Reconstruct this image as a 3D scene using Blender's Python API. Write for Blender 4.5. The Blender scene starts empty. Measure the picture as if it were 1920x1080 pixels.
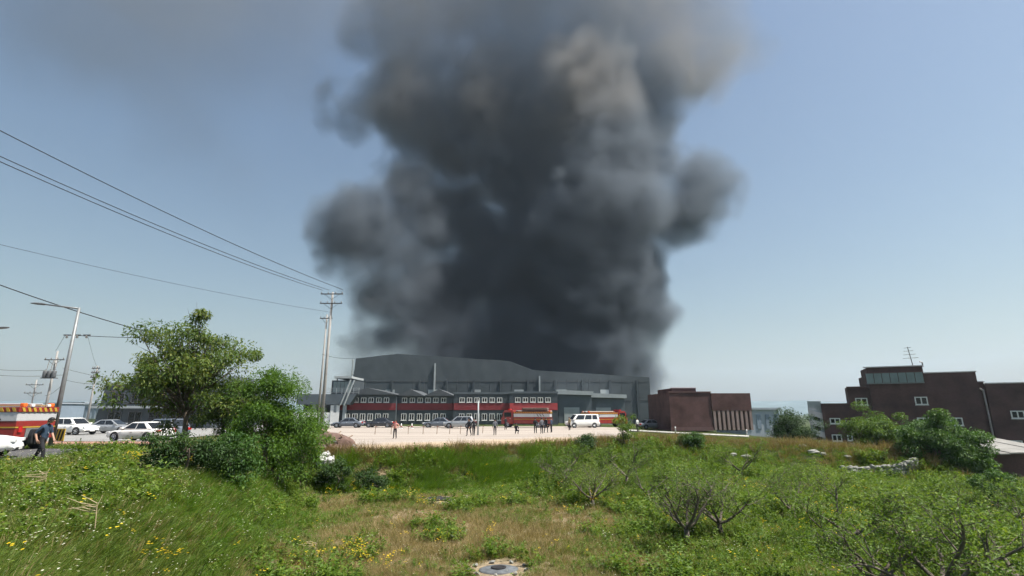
import bpy, bmesh, math, random
import numpy as np
from mathutils import Vector, Matrix

R = math.radians
SC = bpy.context.scene
COL = SC.collection

# ------------------------------------------------------------------ camera, sky, sun, exposure
F = 945.0                       # focal length in photograph pixels (1920 wide)
PITCH = R(13.7)
CAMZ = 2.5
cam = bpy.data.objects.new('camera', bpy.data.cameras.new('camera'))
COL.objects.link(cam)
cam.location = (0, 0, CAMZ)
cam.rotation_euler = (math.pi / 2 + PITCH, 0, 0)
cam.data.sensor_width = 36
cam.data.lens = 36 * F / 1920
cam.data.clip_start = 0.1
cam.data.clip_end = 9000
SC.camera = cam

SUN_EL, SUN_AZ = R(61), R(104)   # azimuth clockwise from +Y (straight ahead); the sun stands high on the right
w = bpy.data.worlds.new('World'); SC.world = w; w.use_nodes = True
nt = w.node_tree
sky = nt.nodes.new('ShaderNodeTexSky'); sky.sky_type = 'NISHITA'; sky.sun_disc = False
sky.sun_elevation = SUN_EL; sky.sun_rotation = SUN_AZ
sky.altitude = 0; sky.air_density = 1.6; sky.dust_density = 1.7; sky.ozone_density = 3.0
bg = nt.nodes['Background']; bg.inputs['Strength'].default_value = 0.046
nt.links.new(sky.outputs[0], bg.inputs[0])

sl = bpy.data.lights.new('sun', 'SUN'); sl.energy = 4.5; sl.angle = R(0.6); sl.color = (1.0, 0.94, 0.85)
sun = bpy.data.objects.new('sun', sl); COL.objects.link(sun)
SUNV = Vector((math.sin(SUN_AZ) * math.cos(SUN_EL), math.cos(SUN_AZ) * math.cos(SUN_EL), math.sin(SUN_EL)))
sun.rotation_euler = SUNV.to_track_quat('Z', 'Y').to_euler()
sun.location = (60, -10, 80)

SC.view_settings.view_transform = 'Standard'
SC.view_settings.look = 'None'
SC.view_settings.exposure = 1.18
SC.view_settings.gamma = 1.0
SC.render.engine = 'CYCLES'
SC.cycles.use_denoising = True
SC.cycles.use_adaptive_sampling = True
SC.cycles.adaptive_threshold = 0.04
SC.cycles.max_bounces = 5
SC.cycles.transparent_max_bounces = 8
SC.cycles.volume_bounces = 2
SC.cycles.volume_step_rate = 2.2
SC.cycles.volume_max_steps = 256

# ------------------------------------------------------------------ photograph pixel -> world helpers
cP, sP = math.cos(PITCH), math.sin(PITCH)
def P(px, py, Y):
    """world point on the ray of a photograph pixel at distance Y straight ahead"""
    u, v = (px - 960) / F, (540 - py) / F
    d = Vector((u, cP - v * sP, sP + v * cP))
    return d * (Y / d.y) + Vector((0, 0, CAMZ))

def lattice(seed):
    return np.random.RandomState(seed).rand(256, 256)
_LAT = [lattice(i + 11) for i in range(6)]
def vnoise(x, y, sc, k=0):
    x = np.asarray(x, float) / sc + 500.3; y = np.asarray(y, float) / sc + 500.7
    xi, yi = np.floor(x).astype(int), np.floor(y).astype(int)
    fx, fy = x - xi, y - yi
    fx = fx * fx * (3 - 2 * fx); fy = fy * fy * (3 - 2 * fy)
    L = _LAT[k % 6]
    a = L[xi % 256, yi % 256]; b = L[(xi + 1) % 256, yi % 256]; c = L[xi % 256, (yi + 1) % 256]; d = L[(xi + 1) % 256, (yi + 1) % 256]
    return (a * (1 - fx) + b * fx) * (1 - fy) + (c * (1 - fx) + d * fx) * fy
def fnoise(x, y, sc, k=0):
    return (vnoise(x, y, sc, k) + .5 * vnoise(x, y, sc / 2.1, k + 1) + .25 * vnoise(x, y, sc / 4.3, k + 2)) / 1.75
def sstep(a, b, x):
    t = np.clip((np.asarray(x, float) - a) / (b - a), 0, 1)
    return t * t * (3 - 2 * t)

EX = [-60, -16, -10.8, -5.9, 0, 8, 14, 20, 26, 31, 34]
EY = [31, 31, 32.8, 34.7, 38, 44.6, 49, 50, 45, 40.5, 39]
def lot_edge(x): return np.interp(x, EX, EY)
def foot_x(y): return np.interp(y, [-20, 2, 8, 17, 26, 33], [3, 0.5, -3.0, -6, -9.0, -11])
def masks(x, y):
    a = sstep(0, 1, (foot_x(y) - x) / np.interp(y, [0, 8, 30], [3.0, 4.5, 5.5]))
    wd = np.interp(x, [-10, 5, 20, 27], [3.6, 4.5, 9.0, 5.0])
    b = sstep(0, 1, (y - lot_edge(x) + wd) / wd) * (1 - sstep(31.0, 33.0, x))
    return a, b
def H(x, y):
    x = np.asarray(x, float); y = np.asarray(y, float)
    a, b = masks(x, y)
    zf = -2.0 - np.clip((x - 14) * .03, 0, .9) - np.clip((y - 42) * .05, 0, 1.6) * sstep(30, 34, x)
    zf = zf + .35 * (fnoise(x, y, 5.0, 0) - .5) * sstep(2, 6, y) * (1 - sstep(50, 70, y))
    zp = np.interp(y, [0, 14, 22, 45, 80], [.75, .62, .5, .1, 0]) + .22 * (fnoise(x, y, 4.0, 2) - .5) * (1 - sstep(20, 26, y))
    L = np.interp(x, [12, 22, 31], [0, -.35, -.6])
    L = zp + (L - zp) * sstep(-20, -11, x)
    z = zf + a * (zp - zf)
    z = z + b * (L - z)
    return z
def h1(x, y): return float(H(x, y))
def G(px, py):
    """where the ray of a photograph pixel meets the ground"""
    lo = None
    for Y in np.arange(3, 160, .15):
        p = P(px, py, Y)
        if p.z <= h1(p.x, p.y): return Vector((p.x, p.y, h1(p.x, p.y)))
    return P(px, py, 150)
def GY(px, Y):
    """ground point in the photograph column px at distance Y"""
    z = 0.0
    for _ in range(8):
        x = (px - 960) / F * (Y * cP + (z - CAMZ) * sP); z = h1(x, Y)
    return Vector((x, Y, z))

# ------------------------------------------------------------------ materials
def rgb(c): return (c[0], c[1], c[2], 1)
def mat(name, col, rough=.8, var=.18, scale=3.0, bump=0.0, metal=0.0, spec=.3, dirt=None, coords='Object', bscale=None):
    m = bpy.data.materials.new(name); m.use_nodes = True
    n, l = m.node_tree.nodes, m.node_tree.links
    b = n['Principled BSDF']
    b.inputs['Roughness'].default_value = rough; b.inputs['Metallic'].default_value = metal
    b.inputs['Specular IOR Level'].default_value = spec
    tc = n.new('ShaderNodeTexCoord')
    nz = n.new('ShaderNodeTexNoise'); nz.inputs['Scale'].default_value = scale; nz.inputs['Detail'].default_value = 6
    l.new(tc.outputs[coords], nz.inputs['Vector'])
    rp = n.new('ShaderNodeValToRGB')
    rp.color_ramp.elements[0].position = .3; rp.color_ramp.elements[1].position = .7
    rp.color_ramp.elements[0].color = rgb([max(0, c * (1 - var)) for c in col])
    rp.color_ramp.elements[1].color = rgb([min(1, c * (1 + var)) for c in col])
    l.new(nz.outputs['Fac'], rp.inputs[0])
    out = rp.outputs[0]
    if dirt:
        n2 = n.new('ShaderNodeTexNoise'); n2.inputs['Scale'].default_value = scale * .35; n2.inputs['Detail'].default_value = 8
        l.new(tc.outputs[coords], n2.inputs['Vector'])
        mr = n.new('ShaderNodeMapRange'); mr.inputs['From Min'].default_value = .5; mr.inputs['From Max'].default_value = .75
        l.new(n2.outputs['Fac'], mr.inputs['Value'])
        mx = n.new('ShaderNodeMix'); mx.data_type = 'RGBA'
        l.new(mr.outputs[0], mx.inputs['Factor']); l.new(out, mx.inputs['A']); mx.inputs['B'].default_value = rgb(dirt)
        out = mx.outputs['Result']
    l.new(out, b.inputs['Base Color'])
    if bump:
        bp = n.new('ShaderNodeBump'); bp.inputs['Strength'].default_value = bump; bp.inputs['Distance'].default_value = .05
        n3 = n.new('ShaderNodeTexNoise'); n3.inputs['Scale'].default_value = bscale or scale * 6; n3.inputs['Detail'].default_value = 6
        l.new(tc.outputs[coords], n3.inputs['Vector']); l.new(n3.outputs['Fac'], bp.inputs['Height']); l.new(bp.outputs[0], b.inputs['Normal'])
    return m

def leafmat(name, c0, c1, c2, trans=.35, rough=.55, spec=.25):
    """leaf: per-leaf tint from the mesh attribute 'tint', light shining through"""
    m = bpy.data.materials.new(name); m.use_nodes = True
    n, l = m.node_tree.nodes, m.node_tree.links
    b = n['Principled BSDF']; b.inputs['Roughness'].default_value = rough; b.inputs['Specular IOR Level'].default_value = spec
    at = n.new('ShaderNodeAttribute'); at.attribute_name = 'tint'
    oi = n.new('ShaderNodeObjectInfo')
    mm = n.new('ShaderNodeMath'); mm.operation = 'MULTIPLY_ADD'; mm.inputs[1].default_value = .35
    l.new(oi.outputs['Random'], mm.inputs[0]); l.new(at.outputs['Fac'], mm.inputs[2])
    sub = n.new('ShaderNodeMath'); sub.operation = 'SUBTRACT'; sub.inputs[1].default_value = .17; l.new(mm.outputs[0], sub.inputs[0])
    rp = n.new('ShaderNodeValToRGB'); rp.color_ramp.elements[0].color = rgb(c0); rp.color_ramp.elements[1].color = rgb(c2)
    e = rp.color_ramp.elements.new(.5); e.color = rgb(c1)
    l.new(sub.outputs[0], rp.inputs[0]); l.new(rp.outputs[0], b.inputs['Base Color'])
    tr = n.new('ShaderNodeBsdfTranslucent')
    mg = n.new('ShaderNodeMix'); mg.data_type = 'RGBA'; mg.blend_type = 'MULTIPLY'; mg.inputs['Factor'].default_value = 1
    mg.inputs['B'].default_value = (1.5, 1.45, .7, 1); l.new(rp.outputs[0], mg.inputs['A']); l.new(mg.outputs['Result'], tr.inputs[0])
    mx = n.new('ShaderNodeMixShader'); mx.inputs[0].default_value = trans
    l.new(b.outputs[0], mx.inputs[1]); l.new(tr.outputs[0], mx.inputs[2]); l.new(mx.outputs[0], n['Material Output'].inputs['Surface'])
    return m

M = {}
def build_materials():
    M['white'] = mat('white_paint', (.72, .72, .70), .35, .04, 2, spec=.5)
    M['silver'] = mat('silver_paint', (.36, .38, .40), .3, .05, 2, metal=.5)
    M['darkcar'] = mat('dark_car_paint', (.035, .04, .05), .25, .1, 2, spec=.6)
    M['greycar'] = mat('grey_car_paint', (.11, .13, .16), .3, .1, 2, spec=.5)
    M['redcar'] = mat('red_paint', (.23, .022, .018), .4, .12, 2, spec=.5)
    M['yellow'] = mat('yellow_paint', (.42, .28, .04), .6, .1, 3)
    M['glass'] = mat('dark_glass', (.015, .018, .022), .08, .1, 2, spec=.6)
    M['rubber'] = mat('tyre_rubber', (.02, .02, .022), .85, .2, 8)
    M['black'] = mat('black_plastic', (.02, .02, .022), .6, .2, 5)
    M['rim'] = mat('alloy_rim', (.42, .43, .45), .35, .1, 4, metal=.7)
    M['lamp'] = mat('lamp_lens', (.75, .76, .75), .15, .05, 4, spec=.7)
    M['redlens'] = mat('red_lens', (.45, .02, .02), .2, .1, 4)
    M['orangelens'] = mat('orange_beacon', (.75, .16, .03), .25, .1, 4)
    M['chrome'] = mat('tank_metal', (.52, .53, .55), .35, .06, 2, metal=.2)
    M['galv'] = mat('galvanised_steel', (.21, .22, .225), .5, .12, 4, metal=.35)
    M['concrete'] = mat('concrete', (.30, .29, .27), .9, .12, 2, .3)
    M['polecon'] = mat('pole_concrete', (.27, .265, .255), .9, .12, 2, .2)
    M['cable'] = mat('cable_black', (.018, .018, .02), .6, .1, 4)
    M['steel'] = mat('dark_steel', (.09, .095, .10), .55, .15, 4)
    M['ceramic'] = mat('insulator_ceramic', (.2, .19, .18), .3, .1, 8)
    M['brown'] = brickmat('brown_brick', (.092, .048, .046), (.112, .060, .056), (.075, .054, .05), 2.6)
    M['browntrim'] = mat('brown_coping', (.13, .075, .072), .7, .1, 2)
    M['coping'] = mat('pale_coping', (.62, .56, .58), .6, .08, 2)
    M['grey'] = mat('grey_cladding', (.095, .115, .13), .6, .1, .6)
    M['dgrey'] = mat('charcoal_cladding', (.055, .068, .078), .6, .12, .5)
    M['lgrey'] = mat('light_grey_panel', (.34, .37, .38), .6, .1, .8)
    M['warehouse'] = clad('warehouse_cladding', (.075, .09, .10))
    M['redband'] = mat('red_band', (.22, .035, .04), .6, .12, .8)
    M['redband_lit'] = mat('sunlit_red_band', (.42, .06, .065), .6, .12, .8)  # the same red band, with light on its face put into the colour
    M['roofdark'] = mat('dark_roof', (.075, .085, .095), .6, .15, .8)
    M['rooflight'] = mat('pale_roof_sheet', (.21, .205, .19), .7, .2, .8, .2, dirt=(.11, .105, .095))
    M['frost'] = mat('translucent_sheet', (.20, .25, .25), .4, .25, .5)
    M['frame'] = mat('white_window_frame', (.68, .68, .66), .5, .06, 4)
    M['bluehaze'] = mat('haze_blue_wall', (.20, .25, .31), .8, .12, .12)  # far walls: the blue of distance haze is put into the colour
    M['bluehaze2'] = mat('haze_pale_wall', (.34, .38, .43), .8, .1, .12)  # paler far tone, haze blue mixed into it as well
    M['bark'] = mat('bark', (.10, .078, .06), .95, .3, 6, .6)
    M['barkpale'] = mat('orchard_bark', (.13, .11, .09), .95, .3, 8, .6)
    M['straw'] = mat('dry_stem', (.42, .34, .21), .9, .2, 8)
    M['asphalt'] = mat('asphalt', (.075, .075, .078), .9, .15, 1.2, .3, bscale=60)
    M['paving'] = mat('red_paving', (.36, .19, .15), .9, .14, 1.2, .2)
    M['kerb'] = mat('kerb_concrete', (.40, .39, .37), .85, .1, 1.5)
    M['skin'] = mat('skin', (.42, .25, .18), .55, .06, 8)
    M['hair'] = mat('black_hair', (.012, .011, .011), .6, .2, 20)
    M['clothblack'] = mat('black_cloth', (.018, .018, .022), .9, .2, 10)
    M['clothnavy'] = mat('navy_cloth', (.035, .06, .10), .9, .2, 10)
    M['clothpink'] = mat('pink_cloth', (.48, .22, .20), .9, .1, 10)
    M['clothwhite'] = mat('white_cloth', (.6, .6, .58), .9, .06, 10)
    M['clothgrey'] = mat('grey_cloth', (.13, .14, .16), .9, .1, 10)
    M['clothtan'] = mat('tan_cloth', (.32, .25, .14), .9, .1, 10)
    M['shoe'] = mat('shoe', (.03, .03, .03), .6, .2, 10)
    M['shoewhite'] = mat('pale_shoe', (.5, .5, .48), .6, .1, 10)
    M['rubble'] = mat('brown_rubble', (.13, .085, .07), .95, .4, 3, .6)
    M['wood'] = mat('old_wood', (.24, .18, .13), .9, .25, 5, .3)
    M['sack'] = mat('white_sack', (.40, .40, .39), .8, .15, 4, .3)
    M['stone'] = mat('wall_stone', (.22, .22, .20), .95, .3, 3, .6, dirt=(.10, .11, .08))
    M['plasticsheet'] = mat('black_sheet', (.03, .028, .03), .5, .3, 6, .5)
    M['hill'] = mat('far_hill', (.10, .14, .15), 1, .2, .02)
    # leaves
    M['leaf_tree'] = leafmat('leaf_tree', (.04, .075, .016), (.08, .135, .028), (.20, .215, .055), .4)
    M['leaf_bush'] = leafmat('leaf_bush', (.045, .10, .014), (.085, .17, .018), (.15, .235, .03), .40)
    M['leaf_dark'] = leafmat('leaf_dark', (.016, .042, .01), (.034, .075, .016), (.07, .12, .024), .25)
    M['leaf_round'] = leafmat('leaf_round', (.028, .072, .015), (.05, .115, .02), (.105, .18, .03), .3)
    M['leaf_fruit'] = leafmat('leaf_fruit', (.055, .105, .016), (.10, .175, .026), (.20, .265, .05), .40)
    M['grass'] = leafmat('grass_blade', (.045, .08, .014), (.09, .145, .02), (.20, .225, .05), .42)
    M['grasslush'] = leafmat('grass_blade_lush', (.05, .11, .013), (.09, .18, .018), (.17, .25, .03), .42)
    M['grassdry'] = leafmat('grass_blade_dry', (.13, .105, .04), (.24, .19, .085), (.38, .31, .165), .3)
    M['grassbrown'] = leafmat('weed_brown', (.095, .07, .03), (.18, .135, .06), (.29, .23, .11), .3)
    M['weed'] = leafmat('weed_leaf', (.05, .10, .015), (.09, .16, .02), (.17, .225, .036), .38)
    M['petal'] = leafmat('yellow_petal', (.55, .38, .015), (.68, .50, .02), (.75, .62, .06), .3)
    M['petalwhite'] = leafmat('white_petal', (.5, .5, .42), (.6, .6, .52), (.7, .7, .62), .3)
    M['twig'] = mat('green_stem', (.09, .12, .035), .9, .2, 8)

def brickmat(name, a, b_, mortar, sc):
    m = bpy.data.materials.new(name); m.use_nodes = True
    n, l = m.node_tree.nodes, m.node_tree.links
    b = n['Principled BSDF']; b.inputs['Roughness'].default_value = .85; b.inputs['Specular IOR Level'].default_value = .2
    tc = n.new('ShaderNodeTexCoord'); mp = n.new('ShaderNodeMapping'); mp.inputs['Rotation'].default_value = (math.pi / 2, 0, 0)
    l.new(tc.outputs['Object'], mp.inputs['Vector'])
    br = n.new('ShaderNodeTexBrick'); br.inputs['Scale'].default_value = sc
    br.inputs['Color1'].default_value = rgb(a); br.inputs['Color2'].default_value = rgb(b_); br.inputs['Mortar'].default_value = rgb(mortar)
    br.inputs['Mortar Size'].default_value = .012
    l.new(mp.outputs[0], br.inputs['Vector'])
    nz = n.new('ShaderNodeTexNoise'); nz.inputs['Scale'].default_value = .5; nz.inputs['Detail'].default_value = 6
    l.new(tc.outputs['Object'], nz.inputs['Vector'])
    mr = n.new('ShaderNodeMapRange'); mr.inputs['From Min'].default_value = .3; mr.inputs['From Max'].default_value = .7; mr.inputs['To Min'].default_value = .66; mr.inputs['To Max'].default_value = 1.3
    l.new(nz.outputs['Fac'], mr.inputs['Value'])
    mx = n.new('ShaderNodeMix'); mx.data_type = 'RGBA'; mx.blend_type = 'MULTIPLY'; mx.inputs['Factor'].default_value = 1
    l.new(br.outputs['Color'], mx.inputs['A']); l.new(mr.outputs[0], mx.inputs['B']); l.new(mx.outputs['Result'], b.inputs['Base Color'])
    return m
def clad(name, col):
    m = mat(name, col, .5, .15, .25, spec=.3)
    n, l = m.node_tree.nodes, m.node_tree.links
    tc = n.new('ShaderNodeTexCoord'); wv = n.new('ShaderNodeTexWave'); wv.inputs['Scale'].default_value = 1.2
    l.new(tc.outputs['Object'], wv.inputs['Vector'])
    bp = n.new('ShaderNodeBump'); bp.inputs['Strength'].default_value = .5; bp.inputs['Distance'].default_value = .1
    l.new(wv.outputs['Fac'], bp.inputs['Height']); l.new(bp.outputs[0], n['Principled BSDF'].inputs['Normal'])
    return m
build_materials()

# ------------------------------------------------------------------ object helpers
def tag(o, label=None, cat=None, group=None, kind=None):
    if label: o['label'] = label
    if cat: o['category'] = cat
    if group: o['group'] = group
    if kind: o['kind'] = kind
    return o
def empty(name, loc=(0, 0, 0), rz=0, label=None, cat=None, group=None):
    o = bpy.data.objects.new(name, None); COL.objects.link(o)
    o.location = loc; o.rotation_euler = (0, 0, rz); o.empty_display_size = .2
    return tag(o, label, cat, group)
def link(name, me, parent=None, mats=None, smooth=False):
    o = bpy.data.objects.new(name, me); COL.objects.link(o)
    if parent: o.parent = parent
    if mats is not None:
        for m_ in (mats if isinstance(mats, (list, tuple)) else [mats]):
            me.materials.append(M[m_] if isinstance(m_, str) else m_)
    if smooth and me.polygons:
        me.polygons.foreach_set('use_smooth', [True] * len(me.polygons))
    return o
def fastmesh(name, V, Fc, tint=None):
    """verts (n,3) and faces (m,k) arrays -> mesh"""
    V = np.asarray(V, np.float32); Fc = np.asarray(Fc, np.int32); k = Fc.shape[1]
    me = bpy.data.meshes.new(name)
    me.vertices.add(len(V)); me.vertices.foreach_set('co', V.ravel())
    me.loops.add(Fc.size); me.loops.foreach_set('vertex_index', Fc.ravel())
    me.polygons.add(len(Fc)); me.polygons.foreach_set('loop_start', np.arange(0, Fc.size, k, dtype=np.int32))
    try: me.polygons.foreach_set('loop_total', np.full(len(Fc), k, np.int32))
    except Exception: pass
    me.update(calc_edges=True)
    if tint is not None:
        at = me.attributes.new('tint', 'FLOAT', 'POINT'); at.data.foreach_set('value', np.asarray(tint, np.float32))
    return me

class MB:
    def __init__(s): s.v = []; s.f = []
    def quad(s, *pts):
        i = len(s.v); s.v += [tuple(p) for p in pts]; s.f.append(tuple(range(i, i + len(pts))))
    def box(s, x0, x1, y0, y1, z0, z1):
        i = len(s.v)
        s.v += [(x0, y0, z0), (x1, y0, z0), (x1, y1, z0), (x0, y1, z0), (x0, y0, z1), (x1, y0, z1), (x1, y1, z1), (x0, y1, z1)]
        s.f += [tuple(i + k for k in q) for q in ((0, 3, 2, 1), (4, 5, 6, 7), (0, 1, 5, 4), (1, 2, 6, 5), (2, 3, 7, 6), (3, 0, 4, 7))]
        return s
    def prism(s, poly, y0, y1):
        """polygon of (x,z), extruded along y"""
        i = len(s.v); n = len(poly)
        s.v += [(x, y0, z) for x, z in poly] + [(x, y1, z) for x, z in poly]
        s.f.append(tuple(range(i, i + n))); s.f.append(tuple(range(i + 2 * n - 1, i + n - 1, -1)))
        for k in range(n):
            j = (k + 1) % n; s.f.append((i + k, i + n + k, i + n + j, i + j))
        return s
    def tube(s, pts, rad, n=6, caps=True):
        pts = [Vector(p) for p in pts]
        rad = rad if isinstance(rad, (list, tuple)) else [rad] * len(pts)
        base = len(s.v); ref = Vector((0.31, 0.22, 0.93))
        for k, p in enumerate(pts):
            d = (pts[min(k + 1, len(pts) - 1)] - pts[max(k - 1, 0)])
            d = d.normalized() if d.length > 1e-9 else Vector((0, 0, 1))
            a = d.cross(ref)
            if a.length < .1: a = d.cross(Vector((1, 0, 0)))
            a.normalize(); b = d.cross(a)
            for j in range(n):
                t = 2 * math.pi * j / n
                s.v.append(tuple(p + (a * math.cos(t) + b * math.sin(t)) * rad[k]))
        for k in range(len(pts) - 1):
            for j in range(n):
                q = (j + 1) % n
                s.f.append((base + k * n + j, base + k * n + q, base + (k + 1) * n + q, base + (k + 1) * n + j))
        if caps:
            s.f.append(tuple(base + j for j in reversed(range(n))))
            s.f.append(tuple(base + (len(pts) - 1) * n + j for j in range(n)))
        return s
    def lathe(s, prof, n=16, axis='z', o=(0, 0, 0)):
        """profile of (radius, height)"""
        base = len(s.v); o = Vector(o)
        for r, z in prof:
            for j in range(n):
                t = 2 * math.pi * j / n; a, b = r * math.cos(t), r * math.sin(t)
                p = {'z': (a, b, z), 'y': (a, z, b), 'x': (z, a, b)}[axis]
                s.v.append(tuple(o + Vector(p)))
        for k in range(len(prof) - 1):
            for j in range(n):
                q = (j + 1) % n
                s.f.append((base + k * n + j, base + k * n + q, base + (k + 1) * n + q, base + (k + 1) * n + j))
        s.f.append(tuple(base + j for j in reversed(range(n))))
        s.f.append(tuple(base + (len(prof) - 1) * n + j for j in range(n)))
        return s
    def build(s, name, m, parent=None, smooth=False, bevel=0, fix=True):
        me = bpy.data.meshes.new(name); me.from_pydata(s.v, [], s.f)
        if bevel or fix:
            bm = bmesh.new(); bm.from_mesh(me)
            if fix: bmesh.ops.recalc_face_normals(bm, faces=bm.faces)
            if bevel: bmesh.ops.bevel(bm, geom=list(bm.edges), offset=bevel, segments=2, affect='EDGES', profile=.6)
            bm.to_mesh(me); bm.free()
        return link(name, me, parent, m, smooth)
def box(name, m, parent, x0, x1, y0, y1, z0, z1, bevel=0):
    return MB().box(x0, x1, y0, y1, z0, z1).build(name, m, parent, bevel=bevel)
def children(o): return [c for c in bpy.data.objects if c.parent == o]
def copy_tree(o, parent=None, kids=None):
    kids = kids if kids is not None else kid_table()
    c = o.copy(); COL.objects.link(c); c.parent = parent
    for ch in kids.get(o.name, []): copy_tree(ch, c, kids)
    return c
def kid_table():
    t = {}
    for o in bpy.data.objects:
        if o.parent: t.setdefault(o.parent.name, []).append(o)
    return t

# ------------------------------------------------------------------ ground, lot, road
def ground():
    xs = np.unique(np.concatenate([np.linspace(-2500, -90, 14), np.linspace(-90, -32, 40), np.arange(-32, 44, .5), np.linspace(44, 110, 34), np.linspace(110, 2500, 14)]))
    ys = np.unique(np.concatenate([np.linspace(-300, -8, 10), np.arange(-8, 62, .5), np.linspace(62, 160, 30), np.linspace(160, 4000, 16)]))
    X, Y = np.meshgrid(xs, ys)
    Z = H(X, Y)
    Z = Z + np.where(Y > 130, np.clip((130 - Y) * .01, -6, 0), 0)
    V = np.stack([X, Y, Z], -1).reshape(-1, 3)
    ny, nx = X.shape
    i = np.arange(ny * nx).reshape(ny, nx)
    Fc = np.stack([i[:-1, :-1], i[:-1, 1:], i[1:, 1:], i[1:, :-1]], -1).reshape(-1, 4)
    soil = soil_mask(V[:, 0], V[:, 1])
    me = fastmesh('ground', V, Fc)
    at = me.attributes.new('soil', 'FLOAT', 'POINT'); at.data.foreach_set('value', soil.astype(np.float32))
    o = link('ground', me, None, groundmat(), True)
    tag(o, kind='structure')
SOIL_SPOTS = []
def soil_mask(x, y):
    """bare or thinly grown soil: the middle of the field and a few worn spots"""
    a, b = masks(x, y)
    c = sstep(5.5, 9, y) * (1 - sstep(28, 31, y)) * np.exp(-(np.abs(x - np.interp(y, [8, 14, 26], [-.3, -.8, -2.4])) / np.interp(y, [7, 14, 26], [3.6, 5.0, 7.0])) ** 3)
    m = c * (.45 + .75 * sstep(.40, .60, fnoise(x, y, 3.2, 3)))
    m = m * (1 - sstep(0, .5, b)) * (1 - sstep(.1, .55, a))
    for sx, sy, r in SOIL_SPOTS:
        m = np.maximum(m, np.exp(-(((x - sx) ** 2 + ((y - sy) * .8) ** 2) / r ** 2) ** 1.5) * (.75 + .5 * (vnoise(x, y, .5, 1) - .3)))
    return np.clip(m, 0, 1)
def groundmat():
    m = bpy.data.materials.new('field_soil'); m.use_nodes = True
    n, l = m.node_tree.nodes, m.node_tree.links
    b = n['Principled BSDF']; b.inputs['Roughness'].default_value = .95; b.inputs['Specular IOR Level'].default_value = .1
    tc = n.new('ShaderNodeTexCoord')
    def noise(sc, d=7):
        q = n.new('ShaderNodeTexNoise'); q.inputs['Scale'].default_value = sc; q.inputs['Detail'].default_value = d
        l.new(tc.outputs['Object'], q.inputs['Vector']); return q
    def ramp(src, c0, c1, a=.3, z=.7):
        r = n.new('ShaderNodeValToRGB'); r.color_ramp.elements[0].color = rgb(c0); r.color_ramp.elements[1].color = rgb(c1)
        r.color_ramp.elements[0].position = a; r.color_ramp.elements[1].position = z
        l.new(src.outputs['Fac'], r.inputs[0]); return r
    green = ramp(noise(1.6), (.022, .036, .010), (.06, .075, .022))
    soil = ramp(noise(3.5), (.15, .115, .075), (.31, .25, .17))
    at = n.new('ShaderNodeAttribute'); at.attribute_name = 'soil'
    nz = noise(2.2)
    ad = n.new('ShaderNodeMath'); ad.operation = 'ADD'; l.new(at.outputs['Fac'], ad.inputs[0]); l.new(nz.outputs['Fac'], ad.inputs[1])
    mr = n.new('ShaderNodeMapRange'); mr.inputs['From Min'].default_value = .62; mr.inputs['From Max'].default_value = 1.05; l.new(ad.outputs[0], mr.inputs['Value'])
    mx = n.new('ShaderNodeMix'); mx.data_type = 'RGBA'
    l.new(mr.outputs[0], mx.inputs['Factor']); l.new(green.outputs[0], mx.inputs['A']); l.new(soil.outputs[0], mx.inputs['B'])
    l.new(mx.outputs['Result'], b.inputs['Base Color'])
    bp = n.new('ShaderNodeBump'); bp.inputs['Strength'].default_value = .8; bp.inputs['Distance'].default_value = .08
    l.new(noise(9).outputs['Fac'], bp.inputs['Height']); l.new(bp.outputs[0], b.inputs['Normal'])
    return m

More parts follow.
